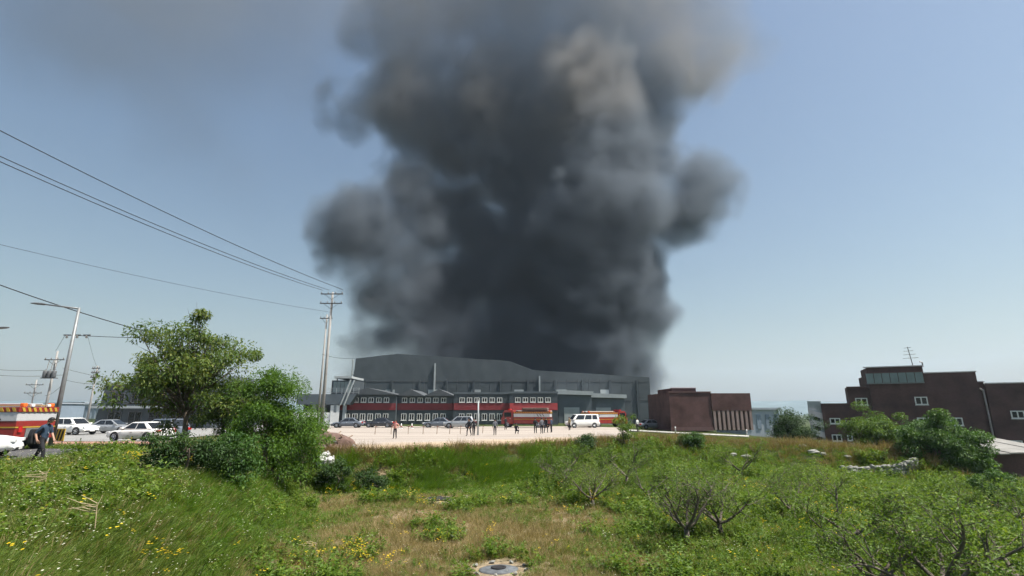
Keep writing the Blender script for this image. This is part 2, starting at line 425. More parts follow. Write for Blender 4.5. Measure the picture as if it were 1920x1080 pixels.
def drape(name, rows, m, off, kind='structure'):
    """rows: list of rows of (x, y); a sheet laid off metres above the ground"""
    A = np.array(rows, float); nr, nc, _ = A.shape
    Z = H(A[..., 0], A[..., 1]) + off
    V = np.concatenate([A, Z[..., None]], -1).reshape(-1, 3)
    i = np.arange(nr * nc).reshape(nr, nc)
    Fc = np.stack([i[:-1, :-1], i[:-1, 1:], i[1:, 1:], i[1:, :-1]], -1).reshape(-1, 4)
    o = link(name, fastmesh(name, V, Fc), None, m, True); tag(o, kind=kind); return o
def sandmat():
    m = mat('sandy_gravel', (.36, .275, .185), .95, .14, .35, .4, bscale=14)
    n, l = m.node_tree.nodes, m.node_tree.links
    # the lot is paler, whiter crushed stone further from its near edge
    b = n['Principled BSDF']; src = b.inputs['Base Color'].links[0].from_socket
    tc = n.new('ShaderNodeTexCoord'); sx = n.new('ShaderNodeSeparateXYZ'); l.new(tc.outputs['Object'], sx.inputs[0])
    sub = n.new('ShaderNodeMath'); sub.operation = 'MULTIPLY_ADD'; sub.inputs[1].default_value = -.62
    l.new(sx.outputs['X'], sub.inputs[0]); l.new(sx.outputs['Y'], sub.inputs[2])
    nz = n.new('ShaderNodeTexNoise'); nz.inputs['Scale'].default_value = .22; nz.inputs['Detail'].default_value = 6; l.new(tc.outputs['Object'], nz.inputs['Vector'])
    ma = n.new('ShaderNodeMath'); ma.operation = 'MULTIPLY_ADD'; ma.inputs[1].default_value = 9; l.new(nz.outputs['Fac'], ma.inputs[0]); l.new(sub.outputs[0], ma.inputs[2])
    mr = n.new('ShaderNodeMapRange'); mr.inputs['From Min'].default_value = 48; mr.inputs['From Max'].default_value = 54; l.new(ma.outputs[0], mr.inputs['Value'])
    mx = n.new('ShaderNodeMix'); mx.data_type = 'RGBA'; l.new(mr.outputs[0], mx.inputs['Factor']); l.new(src, mx.inputs['A']); mx.inputs['B'].default_value = (.33, .29, .255, 1)
    # tyre marks and scuffs drawn out along the lot
    mp = n.new('ShaderNodeMapping'); mp.inputs['Scale'].default_value = (.05, .9, 1); mp.inputs['Rotation'].default_value = (0, 0, .22); l.new(tc.outputs['Object'], mp.inputs['Vector'])
    n4 = n.new('ShaderNodeTexNoise'); n4.inputs['Scale'].default_value = 1.0; n4.inputs['Detail'].default_value = 6; l.new(mp.outputs[0], n4.inputs['Vector'])
    m4 = n.new('ShaderNodeMapRange'); m4.inputs['From Min'].default_value = .42; m4.inputs['From Max'].default_value = .66; m4.inputs['To Min'].default_value = 1.06; m4.inputs['To Max'].default_value = .70; l.new(n4.outputs['Fac'], m4.inputs['Value'])
    m5 = n.new('ShaderNodeMix'); m5.data_type = 'RGBA'; m5.blend_type = 'MULTIPLY'; m5.inputs['Factor'].default_value = 1
    l.new(mx.outputs['Result'], m5.inputs['A']); l.new(m4.outputs[0], m5.inputs['B']); l.new(m5.outputs['Result'], b.inputs['Base Color'])
    return m
drain = G(935, 1070)
scrap_at = G(825, 940)
SOIL_SPOTS += [(drain.x, drain.y, .9), (scrap_at.x, scrap_at.y, 1.6)]
for q in [(530, 1040, .55), (560, 1075, .6), (1090, 1010, .7), (1040, 960, .9), (700, 905, 1.0), (1190, 1060, .8)]:
    g_ = G(q[0], q[1]); SOIL_SPOTS.append((g_.x, g_.y, q[2]))
ground()
rows = []
for t in np.linspace(0, 1, 60):
    row = []
    for s_ in np.linspace(0, 1, 90):
        ye = 0
        xl0, xr0 = -12.2, 11.5
        y0x = xl0 + (xr0 - xl0) * s_
        y0 = lot_edge(y0x) + .25 + .9 * (fnoise(y0x, 7.0, 2.2, 1) - .5)
        x1 = -30 + (17.5 + 30) * s_
        y1 = 86
        row.append((y0x + (x1 - y0x) * t, y0 + (y1 - y0) * t))
    rows.append(row)
drape('sand_lot', rows, sandmat(), .035)
drape('road', [[(x, y) for x in np.linspace(-110, -20 - (y - 22) * .12, 40)] for y in np.linspace(18.5, 30.5, 14)], 'asphalt', .03)
drape('pavement', [[(x, y) for x in np.linspace(-80, -22, 40)] for y in np.linspace(33.5, 38.5, 6)], 'paving', .10)
drape('car_park', [[(x, y) for x in np.linspace(-120, -30, 40)] for y in np.linspace(39, 95, 20)], mat('worn_concrete', (.22, .22, .215), .9, .14, .4, .2), .04)
k = MB()
for x0 in np.arange(-80, -22, 2.0):
    for yy in (33.3, 38.7):
        z = h1(x0 + 1, yy); k.box(x0, x0 + 1.96, yy - .09, yy + .09, z - .2, z + .14)
tag(k.build('pavement_kerb', 'kerb'), kind='structure')
# pale kerb strip in front of the brown building
k = MB(); a_, b_ = GY(1180, 68), GY(1405, 60)
for i in range(12):
    p, q = a_.lerp(b_, i / 12), a_.lerp(b_, (i + .97) / 12)
    k.tube([Vector((p.x, p.y, h1(p.x, p.y) + .07)), Vector((q.x, q.y, h1(q.x, q.y) + .07))], .2, 4)
tag(k.build('lot_kerb', 'kerb'), kind='structure')
# far hills
def hills():
    xs = np.linspace(-2600, 2600, 130); V = []; Fc = []
    for i, x in enumerate(xs):
        z = 14 + 46 * float(fnoise(x, 3.0, 420, 1)) + 22 * float(fnoise(x, 9.0, 120, 2))
        for y, zz in ((1500, -14), (1650, z * .55), (1900, z), (2300, z * .5)): V.append((x, y, zz - 12))
        if i: 
            for j in range(3): Fc.append(((i - 1) * 4 + j, i * 4 + j, i * 4 + j + 1, (i - 1) * 4 + j + 1))
    tag(link('hills', fastmesh('hills', V, Fc), None, 'hill', True), kind='structure')
hills()

# ------------------------------------------------------------------ buildings
def window(parent, x0, x1, z0, z1, y, panes=2, fr=.09, m='frame'):
    """a framed window on a wall whose face is at y (facing -y): frame with mullions, one pane object per light"""
    f = MB()
    f.box(x0, x1, y - .08, y + .02, z0, z0 + fr).box(x0, x1, y - .08, y + .02, z1 - fr, z1)
    f.box(x0, x0 + fr, y - .078, y + .02, z0 + fr, z1 - fr).box(x1 - fr, x1, y - .078, y + .02, z0 + fr, z1 - fr)
    wd = (x1 - x0 - fr) / panes
    for k in range(1, panes):
        xm = x0 + k * wd; f.box(xm, xm + fr, y - .074, y + .02, z0 + fr, z1 - fr)
    fo = f.build('window', m, parent)
    for k in range(panes):
        box('pane', 'glass', fo, x0 + fr + k * wd, x0 + (k + 1) * wd, y - .03 - .012 * (k % 2), y + .01, z0 + fr, z1 - fr)
    box('sill', m, fo, x0 - .06, x1 + .06, y - .13, y + .01, z0 - .07, z0 - .002)
    return fo
def xz(px, py, Y):
    p = P(px, py, Y); return p.x, p.z

# --- dark angular building behind the roadside tree
Y0 = 76
b = empty('office_building', (0, 0, 0), 0, 'dark grey angular building half hidden behind the roadside tree', 'building')
xl, zt = xz(192, 724, Y0); xr = xz(405, 724, Y0)[0]; zt2 = xz(300, 700, Y0)[1]
MB().prism([(xl - .3, -.2), (xr, -.2), (xr, zt), (xl + .5, zt)], Y0, Y0 + 14).build('wall', 'dgrey', b)
MB().prism([(xl + 3.2, zt), (xr - 1, zt), (xr - 1, zt2), (xl + 3.7, zt2)], Y0 + 1.2, Y0 + 13).build('upper_storey', 'grey', b)
box('canopy', 'lgrey', b, xl - .6, xr + .3, Y0 - 1.1, Y0, zt - 3.2, zt - 2.85)
for i in range(5):
    x = xl + 1.6 + i * 3.0
    window(b, x, x + 2.0, zt - 2.4, zt - 1.0, Y0, 2, m='steel')
    window(b, x, x + 2.0, .6, 2.4, Y0, 2, m='steel')
for i in range(4):
    x = xl + 4.6 + i * 3.0; window(b, x, x + 2.0, zt + .4, zt + 1.5, Y0 + 1.2, 2, m='steel')
box('parapet', 'steel', b, xl + .45, xr + .06, Y0 - .06, Y0 + .2, zt - .02, zt + .25)

# --- far pale blocks near the horizon on the left
for (p0, p1, pt, Yf, lab, mm) in ((84, 112, 757, 260, 'far haze-tinted block between lamp post and utility pole', 'bluehaze'),
                                 (112, 160, 755, 300, 'far haze-tinted block above the white SUV', 'bluehaze'),
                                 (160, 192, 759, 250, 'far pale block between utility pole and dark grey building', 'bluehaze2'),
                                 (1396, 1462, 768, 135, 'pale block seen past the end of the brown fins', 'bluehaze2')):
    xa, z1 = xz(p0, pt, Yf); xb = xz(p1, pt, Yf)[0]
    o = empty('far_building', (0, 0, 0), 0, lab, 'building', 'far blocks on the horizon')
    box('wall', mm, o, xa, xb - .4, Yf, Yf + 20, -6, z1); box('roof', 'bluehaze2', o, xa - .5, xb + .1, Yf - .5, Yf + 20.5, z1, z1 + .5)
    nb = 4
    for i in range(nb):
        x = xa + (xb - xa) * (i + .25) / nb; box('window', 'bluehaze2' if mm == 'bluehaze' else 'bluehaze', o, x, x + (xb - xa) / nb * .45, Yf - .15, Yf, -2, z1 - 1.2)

# --- grey terraced building beside the burning warehouse
Y0 = 96
b = empty('terrace_building', (0, 0, 0), 0, 'grey house with glazed roof terrace beside the warehouse', 'building')
xl = xz(560, 750, Y0)[0]; xr = xz(668, 750, Y0)[0]
z1 = xz(620, 739, Y0)[1]; z2 = xz(620, 712, Y0)[1]
box('wall', 'grey', b, xl, xr - .4, Y0 + 2.5, Y0 + 12, -.3, z1 - .2)
MB().prism([(xl - .4, z1 - 1.9), (xr - 1.2, z1 - 1.9), (xr, z1), (xl - .4, z1)], Y0, Y0 + 11.8).build('roof_slab', 'grey', b)
xa, xb = xz(615, 720, Y0)[0], xz(657, 720, Y0)[0]
box('terrace_room', 'dgrey', b, xa, xb, Y0 + 2, Y0 + 9, z1, z2)
for i in range(5):
    x = xa + .35 + i * (xb - xa - .7) / 5; box('pane', 'frost', b, x, x + (xb - xa - .7) / 5 - .1, Y0 + 1.93, Y0 + 2.0, z1 + .45, z2 - .25)
box('roof', 'lgrey', b, xa + .6, xb - .3, Y0 + 1.4, Y0 + 9.4, z2 + .35, z2 + .75)
for x in (xa + .9, xb - .7): box('roof_post', 'steel', b, x - .08, x + .08, Y0 + 2.2, Y0 + 2.4, z2, z2 + .36)
for i, z in enumerate((z1 + .35, z1 + .75, z1 + 1.1)): box('railing', 'lgrey', b, xa - .9, xb + 1.5, Y0 + .9 + .002 * i, Y0 + .96, z, z + .07)
for i in range(7): 
    x = xa - .8 + i * (xb - xa + 2.2) / 6; box('railing_post', 'lgrey', b, x, x + .06, Y0 + .85, Y0 + .91, z1, z1 + 1.15)
for px in (588, 606, 627, 645): 
    x = xz(px, 760, Y0)[0]; box('column', 'lgrey', b, x - .28, x + .28, Y0 + .3, Y0 + .9, -.3, z1 - 1.9)
for px in (623, 634): x = xz(px, 755, Y0)[0]; box('banner', 'white', b, x - .3, x + .3, Y0 + .15, Y0 + .2, z1 - 3.4, z1 - 2.0)
MB().tube([(xr - 2.2, Y0 - .1, z1 - 2.0), (xr - .6, Y0 - .1, z1 + 2.6)], .16, 4).build('brace', 'lgrey', b)
MB().tube([(xr - 2.9, Y0 - .1, z1 - 2.0), (xr - 1.3, Y0 - .1, z1 + 2.6)], .16, 4).build('brace', 'lgrey', b)
box('fence', 'white', b, xl, xr - 2, Y0 - 3.1, Y0 - 3.0, .2, 2.2)
for i in range(9):
    x = xl + .3 + i * (xr - xl - 3) / 9; box('fence_post', 'lgrey', b, x, x + .1, Y0 - 3.2, Y0 - 3.1, -.1, 2.3)

# --- burning warehouse
Y0 = 122
b = empty('warehouse', (0, 0, 0), 0, 'large dark grey burning warehouse under the smoke column', 'warehouse')
xl, zt = xz(664, 672, Y0); xr = xz(1215, 672, Y0)[0]
x1 = xz(745, 665, Y0)[0]
MB().prism([(xl - .5, -.5), (xr, -.5), (xr, zt - 4.5), (xz(1000, 690, Y0)[0], zt - 2.8), (xz(955, 690, Y0)[0], zt - .6), (x1, zt + 1.1), (xl + .4, zt)], Y0, Y0 + 45).build('wall', 'warehouse', b)
box('corner_trim', 'lgrey', b, xl - .35, xl - .05, Y0 - .25, Y0 - .02, -.5, zt - .2)
for i in range(11):
    x = xl + 3 + i * (xr - xl - 6) / 10
    box('pilaster', 'dgrey', b, x - .25, x + .25, Y0 - .3, Y0 - .01, -.5, zt - 5.2)
box('downpipe', 'lgrey', b, xz(814, 700, Y0)[0], xz(814, 700, Y0)[0] + .35, Y0 - .35, Y0 - .05, 0, zt - 1.2)
box('downpipe', 'lgrey', b, xz(1010, 700, Y0)[0], xz(1010, 700, Y0)[0] + .35, Y0 - .35, Y0 - .05, 0, zt - 4.2)
for i in range(26):
    x = xl + 1.5 + i * (xr - xl - 3) / 26; box('panel_joint', 'steel', b, x, x + .07, Y0 - .03, Y0 - .001, 5.0, zt - 5.0)
for z in (5.0, 9.4): box('panel_rail', 'steel', b, xl + .6, xr - .3, Y0 - .06, Y0 - .002, z - .14, z)
for i in range(6):
    x = xl + 8 + i * 10.2; box('louvre', 'lgrey', b, x, x + 2.2, Y0 - .1, Y0 - .003, 6.4, 7.4)
for i in range(7):
    x = xl + 6 + i * 9.0; box('loading_door', 'steel', b, x, x + 4, Y0 - .12, Y0 - .01, -.4, 4.2)

# --- long two-storey buildings with a red band
def band_block(name, label, p0, p1, Y0, zt, band, gable=None, wins=6, first_px=None, step_px=None):
    b = empty(name, (0, 0, 0), 0, label, 'building', 'red banded blocks along the lot')
    xl, xr = xz(p0, 770, Y0)[0], xz(p1, 770, Y0)[0]
    box('wall', 'dgrey', b, xl, xr, Y0, Y0 + 12, -.6, zt)
    zb0 = 2.65; 
    box('red_band', band, b, xl + .05, xr - .05, Y0 - .06, Y0 - .002, zb0, zb0 + 1.25)
    if gable:
        n = gable; wd = (xr - xl) / n
        for i in range(n):
            a = xl + i * wd
            MB().prism([(a - .2, zt - .02), (a + wd + .2 if i == n - 1 else a + wd, zt - .02), (a + wd * .5, zt + 1.25)], Y0 - .5, Y0 + 12.5).build('roof', 'roofdark', b)
    else:
        box('parapet', 'grey', b, xl - .1, xr + .1, Y0 - .1, Y0 + .3, zt, zt + .35)
    for i in range(wins):
        x = xl + 1.1 + i * (xr - xl - 2.0) / wins
        window(b, x, x + .98, zb0 + 1.42, zb0 + 2.3, Y0, 2, .1)
        window(b, x, x + .98, .75, 2.0, Y0, 2, .1)
    return b
band_block('workshop_building', 'two-storey charcoal block with dull red band, nearest the grey house', 636, 742, 98, 5.5, 'redband', 1, 6)
band_block('workshop_building', 'charcoal block with red band and pale gabled roof, second along the lot', 742, 850, 99, 5.3, 'redband', 2, 6)
band_block('workshop_building', 'flat-roofed charcoal block with red band behind the thin grey post', 850, 955, 98, 5.6, 'redband', None, 6)
band_block('workshop_building', 'flat-roofed block with sunlit-toned red band behind the fire engine', 955, 1046, 97, 5.7, 'redband_lit', None, 5)

# --- pale sheds right of the red blocks
for (p0, p1, pt, Y0, lab) in ((1046, 1108, 731, 108, 'light grey shed with pale eaves behind the white van'), (1106, 1170, 737, 112, 'low grey shed with white roof edge beside the brown building')):
    o = empty('shed', (0, 0, 0), 0, lab, 'shed', 'sheds behind the lot')
    xa, z1 = xz(p0, pt, Y0); xb = xz(p1, pt, Y0)[0]
    box('wall', 'grey', o, xa, xb, Y0, Y0 + 14, -.5, z1 - .9)
    MB().prism([(xa - .4, z1 - .9), (xb + .4, z1 - 1.1), (xb + .4, z1 - .35), (xa - .4, z1)], Y0 - .6, Y0 + 14.5).build('roof', 'lgrey', o)
    box('door', 'lgrey', o, xa + 1.2, xa + 4.4, Y0 - .08, Y0 - .004, -.4, 3.2)
    for i in range(2): window(o, xa + 5 + i * 1.1, xa + 5.9 + i * 1.1, 1.2, 2.4, Y0, 1)

# --- brown building with the row of fins
Y0 = 76
b = empty('brick_building', (0, 0, 0), 0, 'windowless brown brick building with a row of vertical fins', 'building')
xl, zt = xz(1254, 736, Y0); xm = xz(1332, 736, Y0)[0]; xr = xz(1404, 736, Y0)[0]
zb = -.3
box('wall', 'brown', b, xl, xm, Y0, Y0 + 12, zb, zt)
box('wall', 'brown', b, xm, xr, Y0 + 1.1, Y0 + 12.1, zb, zt - .15)
box('fascia', 'brown', b, xm - .002, xr + .12, Y0 - .12, Y0 + 1.1, zt - 2.6, zt - .1)
n = 9
for i in range(n):
    x = xm + .12 + i * (xr - xm - .4) / (n - 1)
    box('fin', mat('fin_brown', (.27, .20, .185), .8, .12, 2) if i == 0 else bpy.data.materials['fin_brown'], b, x, x + .36, Y0 - .1, Y0 + .8, zb + .1, zt - 2.6)
box('roof_box', 'brown', b, xl + .9, xz(1312, 736, Y0)[0], Y0 + 1.5, Y0 + 9, zt, xz(1260, 727, Y0)[1])
box('coping', 'browntrim', b, xl - .08, xm + .06, Y0 - .08, Y0 + .35, zt, zt + .16)
box('coping', 'coping', b, xl + .85, xz(1312, 736, Y0)[0] + .06, Y0 + 1.42, Y0 + 1.8, xz(1260, 727, Y0)[1], xz(1260, 727, Y0)[1] + .12)
box('plinth', 'browntrim', b, xl - .06, xm + .001, Y0 - .07, Y0 - .002, zb, zb + .5)

# --- large brown building on the right, built in its own axes and turned a little towards the camera
YH = 72
org = P(1634, 800, YH)
b = empty('apartment_building', (org.x, org.y, 0), R(-27), 'large dark brown brick block with rooftop aerial behind the round tree', 'building')
ca, sa = math.cos(R(-27)), math.sin(R(-27))
def loc_x(px, py=760):
    """facade coordinate of a photograph column"""
    u, v = (px - 960) / F, (540 - py) / F
    d = Vector((u, cP - v * sP, sP + v * cP))
    # (t*dx - ox)*(-sa) ... point on the facade line: org + s*(ca, sa)
    # t*d.x = org.x + s*ca ; t*d.y = org.y + s*sa
    det = d.x * (-sa) - d.y * (-ca)
    s_ = (d.x * org.y - d.y * org.x) / (d.y * ca - d.x * sa) * 1.0
    return s_
def loc_z(px, py):
    u, v = (px - 960) / F, (540 - py) / F
    d = Vector((u, cP - v * sP, sP + v * cP)); s_ = loc_x(px, py)
    y = org.y + s_ * sa
    return CAMZ + d.z * y / d.y
zb = -5
def bx(name, m, px0, px1, ptop, y0, y1, z0=zb, parent=b, py=760):
    return box(name, m, parent, loc_x(px0, py), loc_x(px1, py), y0, y1, z0, loc_z((px0 + px1) / 2, ptop))
xA, xB, xC, xD = loc_x(1636), loc_x(1842), loc_x(1856), loc_x(2060)
zA = loc_z(1735, 700); zR = loc_z(1880, 719); zW = loc_z(1615, 726)
box('wall', 'brown', b, xA, xB, 0, 9, zb, zA)
box('wall', 'brown', b, xB, xC, .5, 12.5, zb, zR + .25)
box('wall', 'brown', b, xC, xD, .25, 14, zb, zR)
xW = loc_x(1520, 790)
xV = loc_x(1600, 800); zV = loc_z(1570, 758)
box('wing', 'brown', b, xV, xA, .6, 3.2, zb, zW)
box('wing', 'brown', b, loc_x(1546, 800), xV, .7, 3.0, zb, zV)
zu0, zu1 = loc_z(1690, 719), loc_z(1690, 688)
u1 = loc_x(1742)
box('roof_room', 'brown', b, xA - .05, u1, -.25, 5.5, zA + .002, zu1)
fr = MB(); 
x0, x1 = xA - .3, u1 - .1
for i in range(7):
    xx = x0 + (x1 - x0) * i / 7
    box('pane', 'frost', b, xx + .04, xx + (x1 - x0) / 7 - .04, -.42, -.34, zu0 + .12, zu1 - .8)
box('window_rail', 'galv', b, x0, x1, -.46, -.28, zu0 - .02, zu0 + .1)
box('window_rail', 'browntrim', b, x0, x1, -.46, -.28, zu1 - .78, zu1 - .66)
box('coping', 'coping', b, x0 - .1, u1 + .1, -.5, -.05, zu1, zu1 + .14)
box('coping', 'coping', b, u1 + .1, xB + .1, -.12, .35, zA, zA + .14)
box('coping', 'coping', b, xB + .1, xC + .1, .38, .8, zR + .25, zR + .38)
box('coping', 'coping', b, xC + .1, xD, .13, .6, zR, zR + .14)
box('coping', 'browntrim', b, xV - .05, xA - .31, .48, .9, zW, zW + .14)
box('coping', 'browntrim', b, loc_x(1546, 800) - .05, xV - .06, .58, 1.0, zV, zV + .14)
# aerial
q = loc_x(1733)
ae = MB(); ae.tube([(q, 2, zu1), (q - .25, 2, zu1 + 2.9)], .05, 5)
for k_, (dz, hw) in enumerate(((1.3, .9), (1.8, .7), (2.3, .55), (2.75, .4))): ae.tube([(q - .1 * dz - hw, 2, zu1 + dz), (q - .1 * dz + hw, 2, zu1 + dz + .05)], .03, 4)
ae.build('aerial', 'steel', b)
MB().tube([(q + .9, 1.2, zu1), (q + .9, 1.2, zu1 + .6), (q + .6, 1.2, zu1 + .75)], .09, 6).build('vent_pipe', 'galv', b)
# downpipe
xp = (xB + xC) / 2 + .15
MB().tube([(xp, .38, zR - .8), (xp, .38, zb + 1)], .10, 8).build('downpipe', mat('pale_downpipe', (.36, .31, .31), .6), b)
MB().tube([(xp - .35, .38, zR - .55), (xp, .38, zR - .85)], .14, 8).build('pipe_head', bpy.data.materials['pale_downpipe'], b)
def wpx(p0, p1, t, bo, y, panes=2):
    window(b, loc_x(p0, t), loc_x(p1, t), loc_z((p0 + p1) / 2, bo), loc_z((p0 + p1) / 2, t), y, panes, .13)
wpx(1714, 1738, 744, 759, 0); wpx(1719, 1743, 783, 798, 0); wpx(1892, 1918, 826, 840, .25); wpx(1895, 1921, 770, 785, .25)
wpx(1604, 1627, 746, 760, .6); wpx(1560, 1579, 815, 828, .7); wpx(1589, 1599, 816, 827, .7, 1); wpx(1556, 1576, 784, 795, .7)
wpx(1780, 1804, 783, 798, 0)
# glazed stair at its left end
st = MB(); zs = loc_z(1525, 752)
xs0, xs1 = loc_x(1520, 790), loc_x(1545, 790)
box('stair_tower', 'lgrey', b, xs0, xs1, 1.2, 2.6, zb, zs)
for i in range(3):
    z = loc_z(1520, 766 + 18 * i) 
    MB().prism([(xs0 - .1, z - .9), (xs1 + .1, z - 1.5), (xs1 + .1, z - .7), (xs0 - .1, z - .1)], .9, 1.19).build('stair_flight', 'coping', b)
    box('pane', 'glass', b, xs0 + .5, xs1 - .4, 1.12, 1.19, z - 1.7 - .05 * i, z - .98)

# --- low outbuilding with pale roof at the right edge
YL = 47
o = empty('outbuilding', (0, 0, 0), 0, 'low brown outbuilding with a pale sagging roof beside the round tree', 'outbuilding')
xa = xz(1815, 850, YL)[0]; xb = xz(1990, 850, YL)[0]
zt = xz(1880, 851, YL)[1]; zb2 = -3.6
box('wall', 'brown', o, xa, xb, YL, YL + 8, zb2, zt)
V = MB(); N = 10
for i in range(N):
    x0 = xa - .5 + (xb - xa + 1) * i / N; x1 = xa - .5 + (xb - xa + 1) * (i + 1) / N - .03
    dz = .06 * math.sin(i * 1.7)
    m_ = MB(); m_.v = [(x0, YL - .6, zt + .02 + dz), (x1, YL - .6, zt + .05 + dz), (x1, YL + 8.5, zt + 1.15 + dz), (x0, YL + 8.5, zt + 1.1 + dz),
                      (x0, YL - .6, zt + .12 + dz), (x1, YL - .6, zt + .15 + dz), (x1, YL + 8.5, zt + 1.25 + dz), (x0, YL + 8.5, zt + 1.2 + dz)]
    m_.f = [(0, 3, 2, 1), (4, 5, 6, 7), (0, 1, 5, 4), (1, 2, 6, 5), (2, 3, 7, 6), (3, 0, 4, 7)]
    m_.build('roof_sheet', 'rooflight', o)

# ------------------------------------------------------------------ vehicles (local +x is forward)
def wheel(parent, x, y, r=.33, wd=.22, side=1):
    o = MB().lathe([(r * .55, -wd / 2), (r * .9, -wd / 2), (r, -wd * .36), (r, wd * .36), (r * .9, wd / 2), (r * .55, wd / 2)], 20, 'y').build('wheel', 'rubber', parent, True)
    o.location = (x, y, r)
    rm = MB(); yy = side * wd * .5
    rm.lathe([(r * .2, yy * .55), (r * .22, yy * 1.02), (r * .05, yy * 1.06)], 10, 'y')
    for k in range(5):
        a = k * 2 * math.pi / 5
        rm.tube([(0, yy * .9, 0), (math.cos(a) * r * .6, yy * .92, math.sin(a) * r * .6)], [r * .13, r * .09], 4)
    rm.lathe([(r * .62, yy * .2), (r * .66, yy * 1.02), (r * .56, yy * 1.0), (r * .54, yy * .2)], 20, 'y')
    rm.build('rim', 'rim', o)
    return o
STY = {
 'suv':   dict(L=4.6, W=1.86, H=1.68, belt=1.02, hood=.98, nose=.62, cowl=1.15, roof0=.38, roof1=-1.75, rear=-2.18, r=.36, zb=.24),
 'sedan': dict(L=4.7, W=1.82, H=1.45, belt=.90, hood=.84, nose=.55, cowl=1.05, roof0=.25, roof1=-.95, rear=-1.75, r=.33, zb=.20),
 'van':   dict(L=5.1, W=1.92, H=1.97, belt=1.12, hood=1.05, nose=.65, cowl=1.85, roof0=1.15, roof1=-2.3, rear=-2.46, r=.34, zb=.24),
}
def make_car(style, paint, label, loc, rz, group=None, cat='car', name='parked_car'):
    S = STY[style]; L, W, Hh = S['L'] / 2, S['W'] / 2, S['H']
    o = empty(name, loc, rz, label, cat, group)
    zb, belt = S['zb'], S['belt']
    st = [(L, .80, S['nose'] * .72), (L - .06, .90, S['nose']), (L - .22, .96, S['hood'] * .86), (L - .7, 1.0, S['hood'] * .95), (S['cowl'], 1.0, S['hood']),
          (S['cowl'] - .5, 1.0, belt), (0, 1.0, belt + .01), (-L * .55, 1.0, belt + .04), (S['rear'] + .25, .99, belt + .05), (-L + .12, .96, belt if style != 'sedan' else belt + .02), (-L + .03, .92, belt * .82), (-L, .84, belt * .55)]
    V, Fc = [], []
    for x, ww, zt in st:
        w_ = W * ww; zl = zb + (.12 if abs(x) > L - .3 else 0)
        ring = [(0, zl), (w_ * .86, zl), (w_ * .97, zl + .10), (w_, zl + (zt - zl) * .45), (w_ * .985, zl + (zt - zl) * .72), (w_ * .93, zt - .03), (w_ * .80, zt), (0, zt + .02)]
        full = ring + [(-a, b_) for a, b_ in reversed(ring[1:-1])]
        V += [(x, a, b_) for a, b_ in full]
    n = 14
    for k in range(len(st) - 1):
        for j in range(n): Fc.append((k * n + j, k * n + (j + 1) % n, (k + 1) * n + (j + 1) % n, (k + 1) * n + j))
    Fc.append(tuple(range(n))); Fc.append(tuple(reversed(range((len(st) - 1) * n, len(st) * n))))
    m_ = MB(); m_.v = V; m_.f = Fc; m_.build('body', paint, o, True)
    # greenhouse
    bx0, bx1, tx0, tx1 = S['cowl'] + .02, S['rear'], S['roof0'], S['roof1']
    wb, wt, z0, z1 = W * .95, W * .74, belt - .01, Hh - .03
    g = MB()
    g.v = [(bx0, -wb, z0), (bx0, wb, z0), (bx1, wb, z0), (bx1, -wb, z0), (tx0, -wt, z1), (tx0, wt, z1), (tx1, wt, z1), (tx1, -wt, z1)]
    g.f = [(0, 1, 5, 4), (1, 2, 6, 5), (2, 3, 7, 6), (3, 0, 4, 7), (0, 3, 2, 1), (4, 5, 6, 7)]
    g.build('cabin', paint, o, True, bevel=.05)
    rr = MB().box(tx1 + .1, tx0 - .12, -wt + .06, wt - .06, z1 + .002, z1 + .03); rr.build('roof', paint, o, True, bevel=.012)
    def pan(a, b_, c, d, nrm, name='window'):
        nrm = Vector(nrm).normalized(); q = [Vector(p) + nrm * .012 for p in (a, b_, c, d)]
        i_ = [Vector(p) - nrm * .01 for p in (a, b_, c, d)]
        t = MB(); t.v = [tuple(p) for p in q + i_]; t.f = [(0, 1, 2, 3), (7, 6, 5, 4), (0, 4, 5, 1), (1, 5, 6, 2), (2, 6, 7, 3), (3, 7, 4, 0)]
        t.build(name, 'glass', o)
    def side(s, xa, xb, t0=.12, t1=.9):
        # window between body positions xa..xb (fractions of belt line) on side s
        def pt(fr, t):
            xb_ = bx0 + (bx1 - bx0) * fr; xt = tx0 + (tx1 - tx0) * fr
            return (xb_ + (xt - xb_) * t, s * (wb + (wt - wb) * t), z0 + (z1 - z0) * t)
        pan(pt(xa, t0), pt(xb, t0), pt(xb, t1), pt(xa, t1), (0, s, (wb - wt) / (z1 - z0)))
    cuts = [(.08, .40), (.43, .70), (.73, .93)] if style != 'sedan' else [(.08, .46), (.49, .86)]
    for s in (-1, 1):
        for a, b_ in cuts: side(s, a, b_)
    def fr(x0_, x1_, nm, nx):
        a, t0, t1 = .88, .1, .93
        def pt(s, t): return (x0_ + (x1_ - x0_) * t, s * a * (wb + (wt - wb) * t), z0 + (z1 - z0) * t)
        pan(pt(-1, t0), pt(1, t0), pt(1, t1), pt(-1, t1), (nx * (z1 - z0), 0, abs(x0_ - x1_)), nm)
    fr(bx0, tx0, 'windscreen', 1); fr(bx1, tx1, 'rear_window', -1)
    # arches, wheels, lights, bumper, mirrors, handles
    r = S['r']; ax, bxw = L - .88, -L + .95
    for s in (-1, 1):
        for x in (ax, bxw):
            t = MB().lathe([(r * 1.16, 0), (r * 1.16, .03 * s)], 24, 'y', (x, s * (W - .018), r + .02)); t.build('wheel_arch', 'black', o)
            wheel(o, x, s * (W - .06), r, .2, s)
        t = MB().box(L - .32, L - .03, s * W * .55 if s > 0 else s * W * .93, s * W * .93 if s > 0 else s * W * .55, S['hood'] * .70, S['hood'] * .70 + .14)
        t.build('headlight', 'lamp', o, bevel=.03)
        t = MB().box(-L - .005, -L + .22, min(s * W * .62, s * W * .95), max(s * W * .62, s * W * .95), belt * .74, belt * .74 + .2); t.build('tail_light', 'redlens', o, bevel=.02)
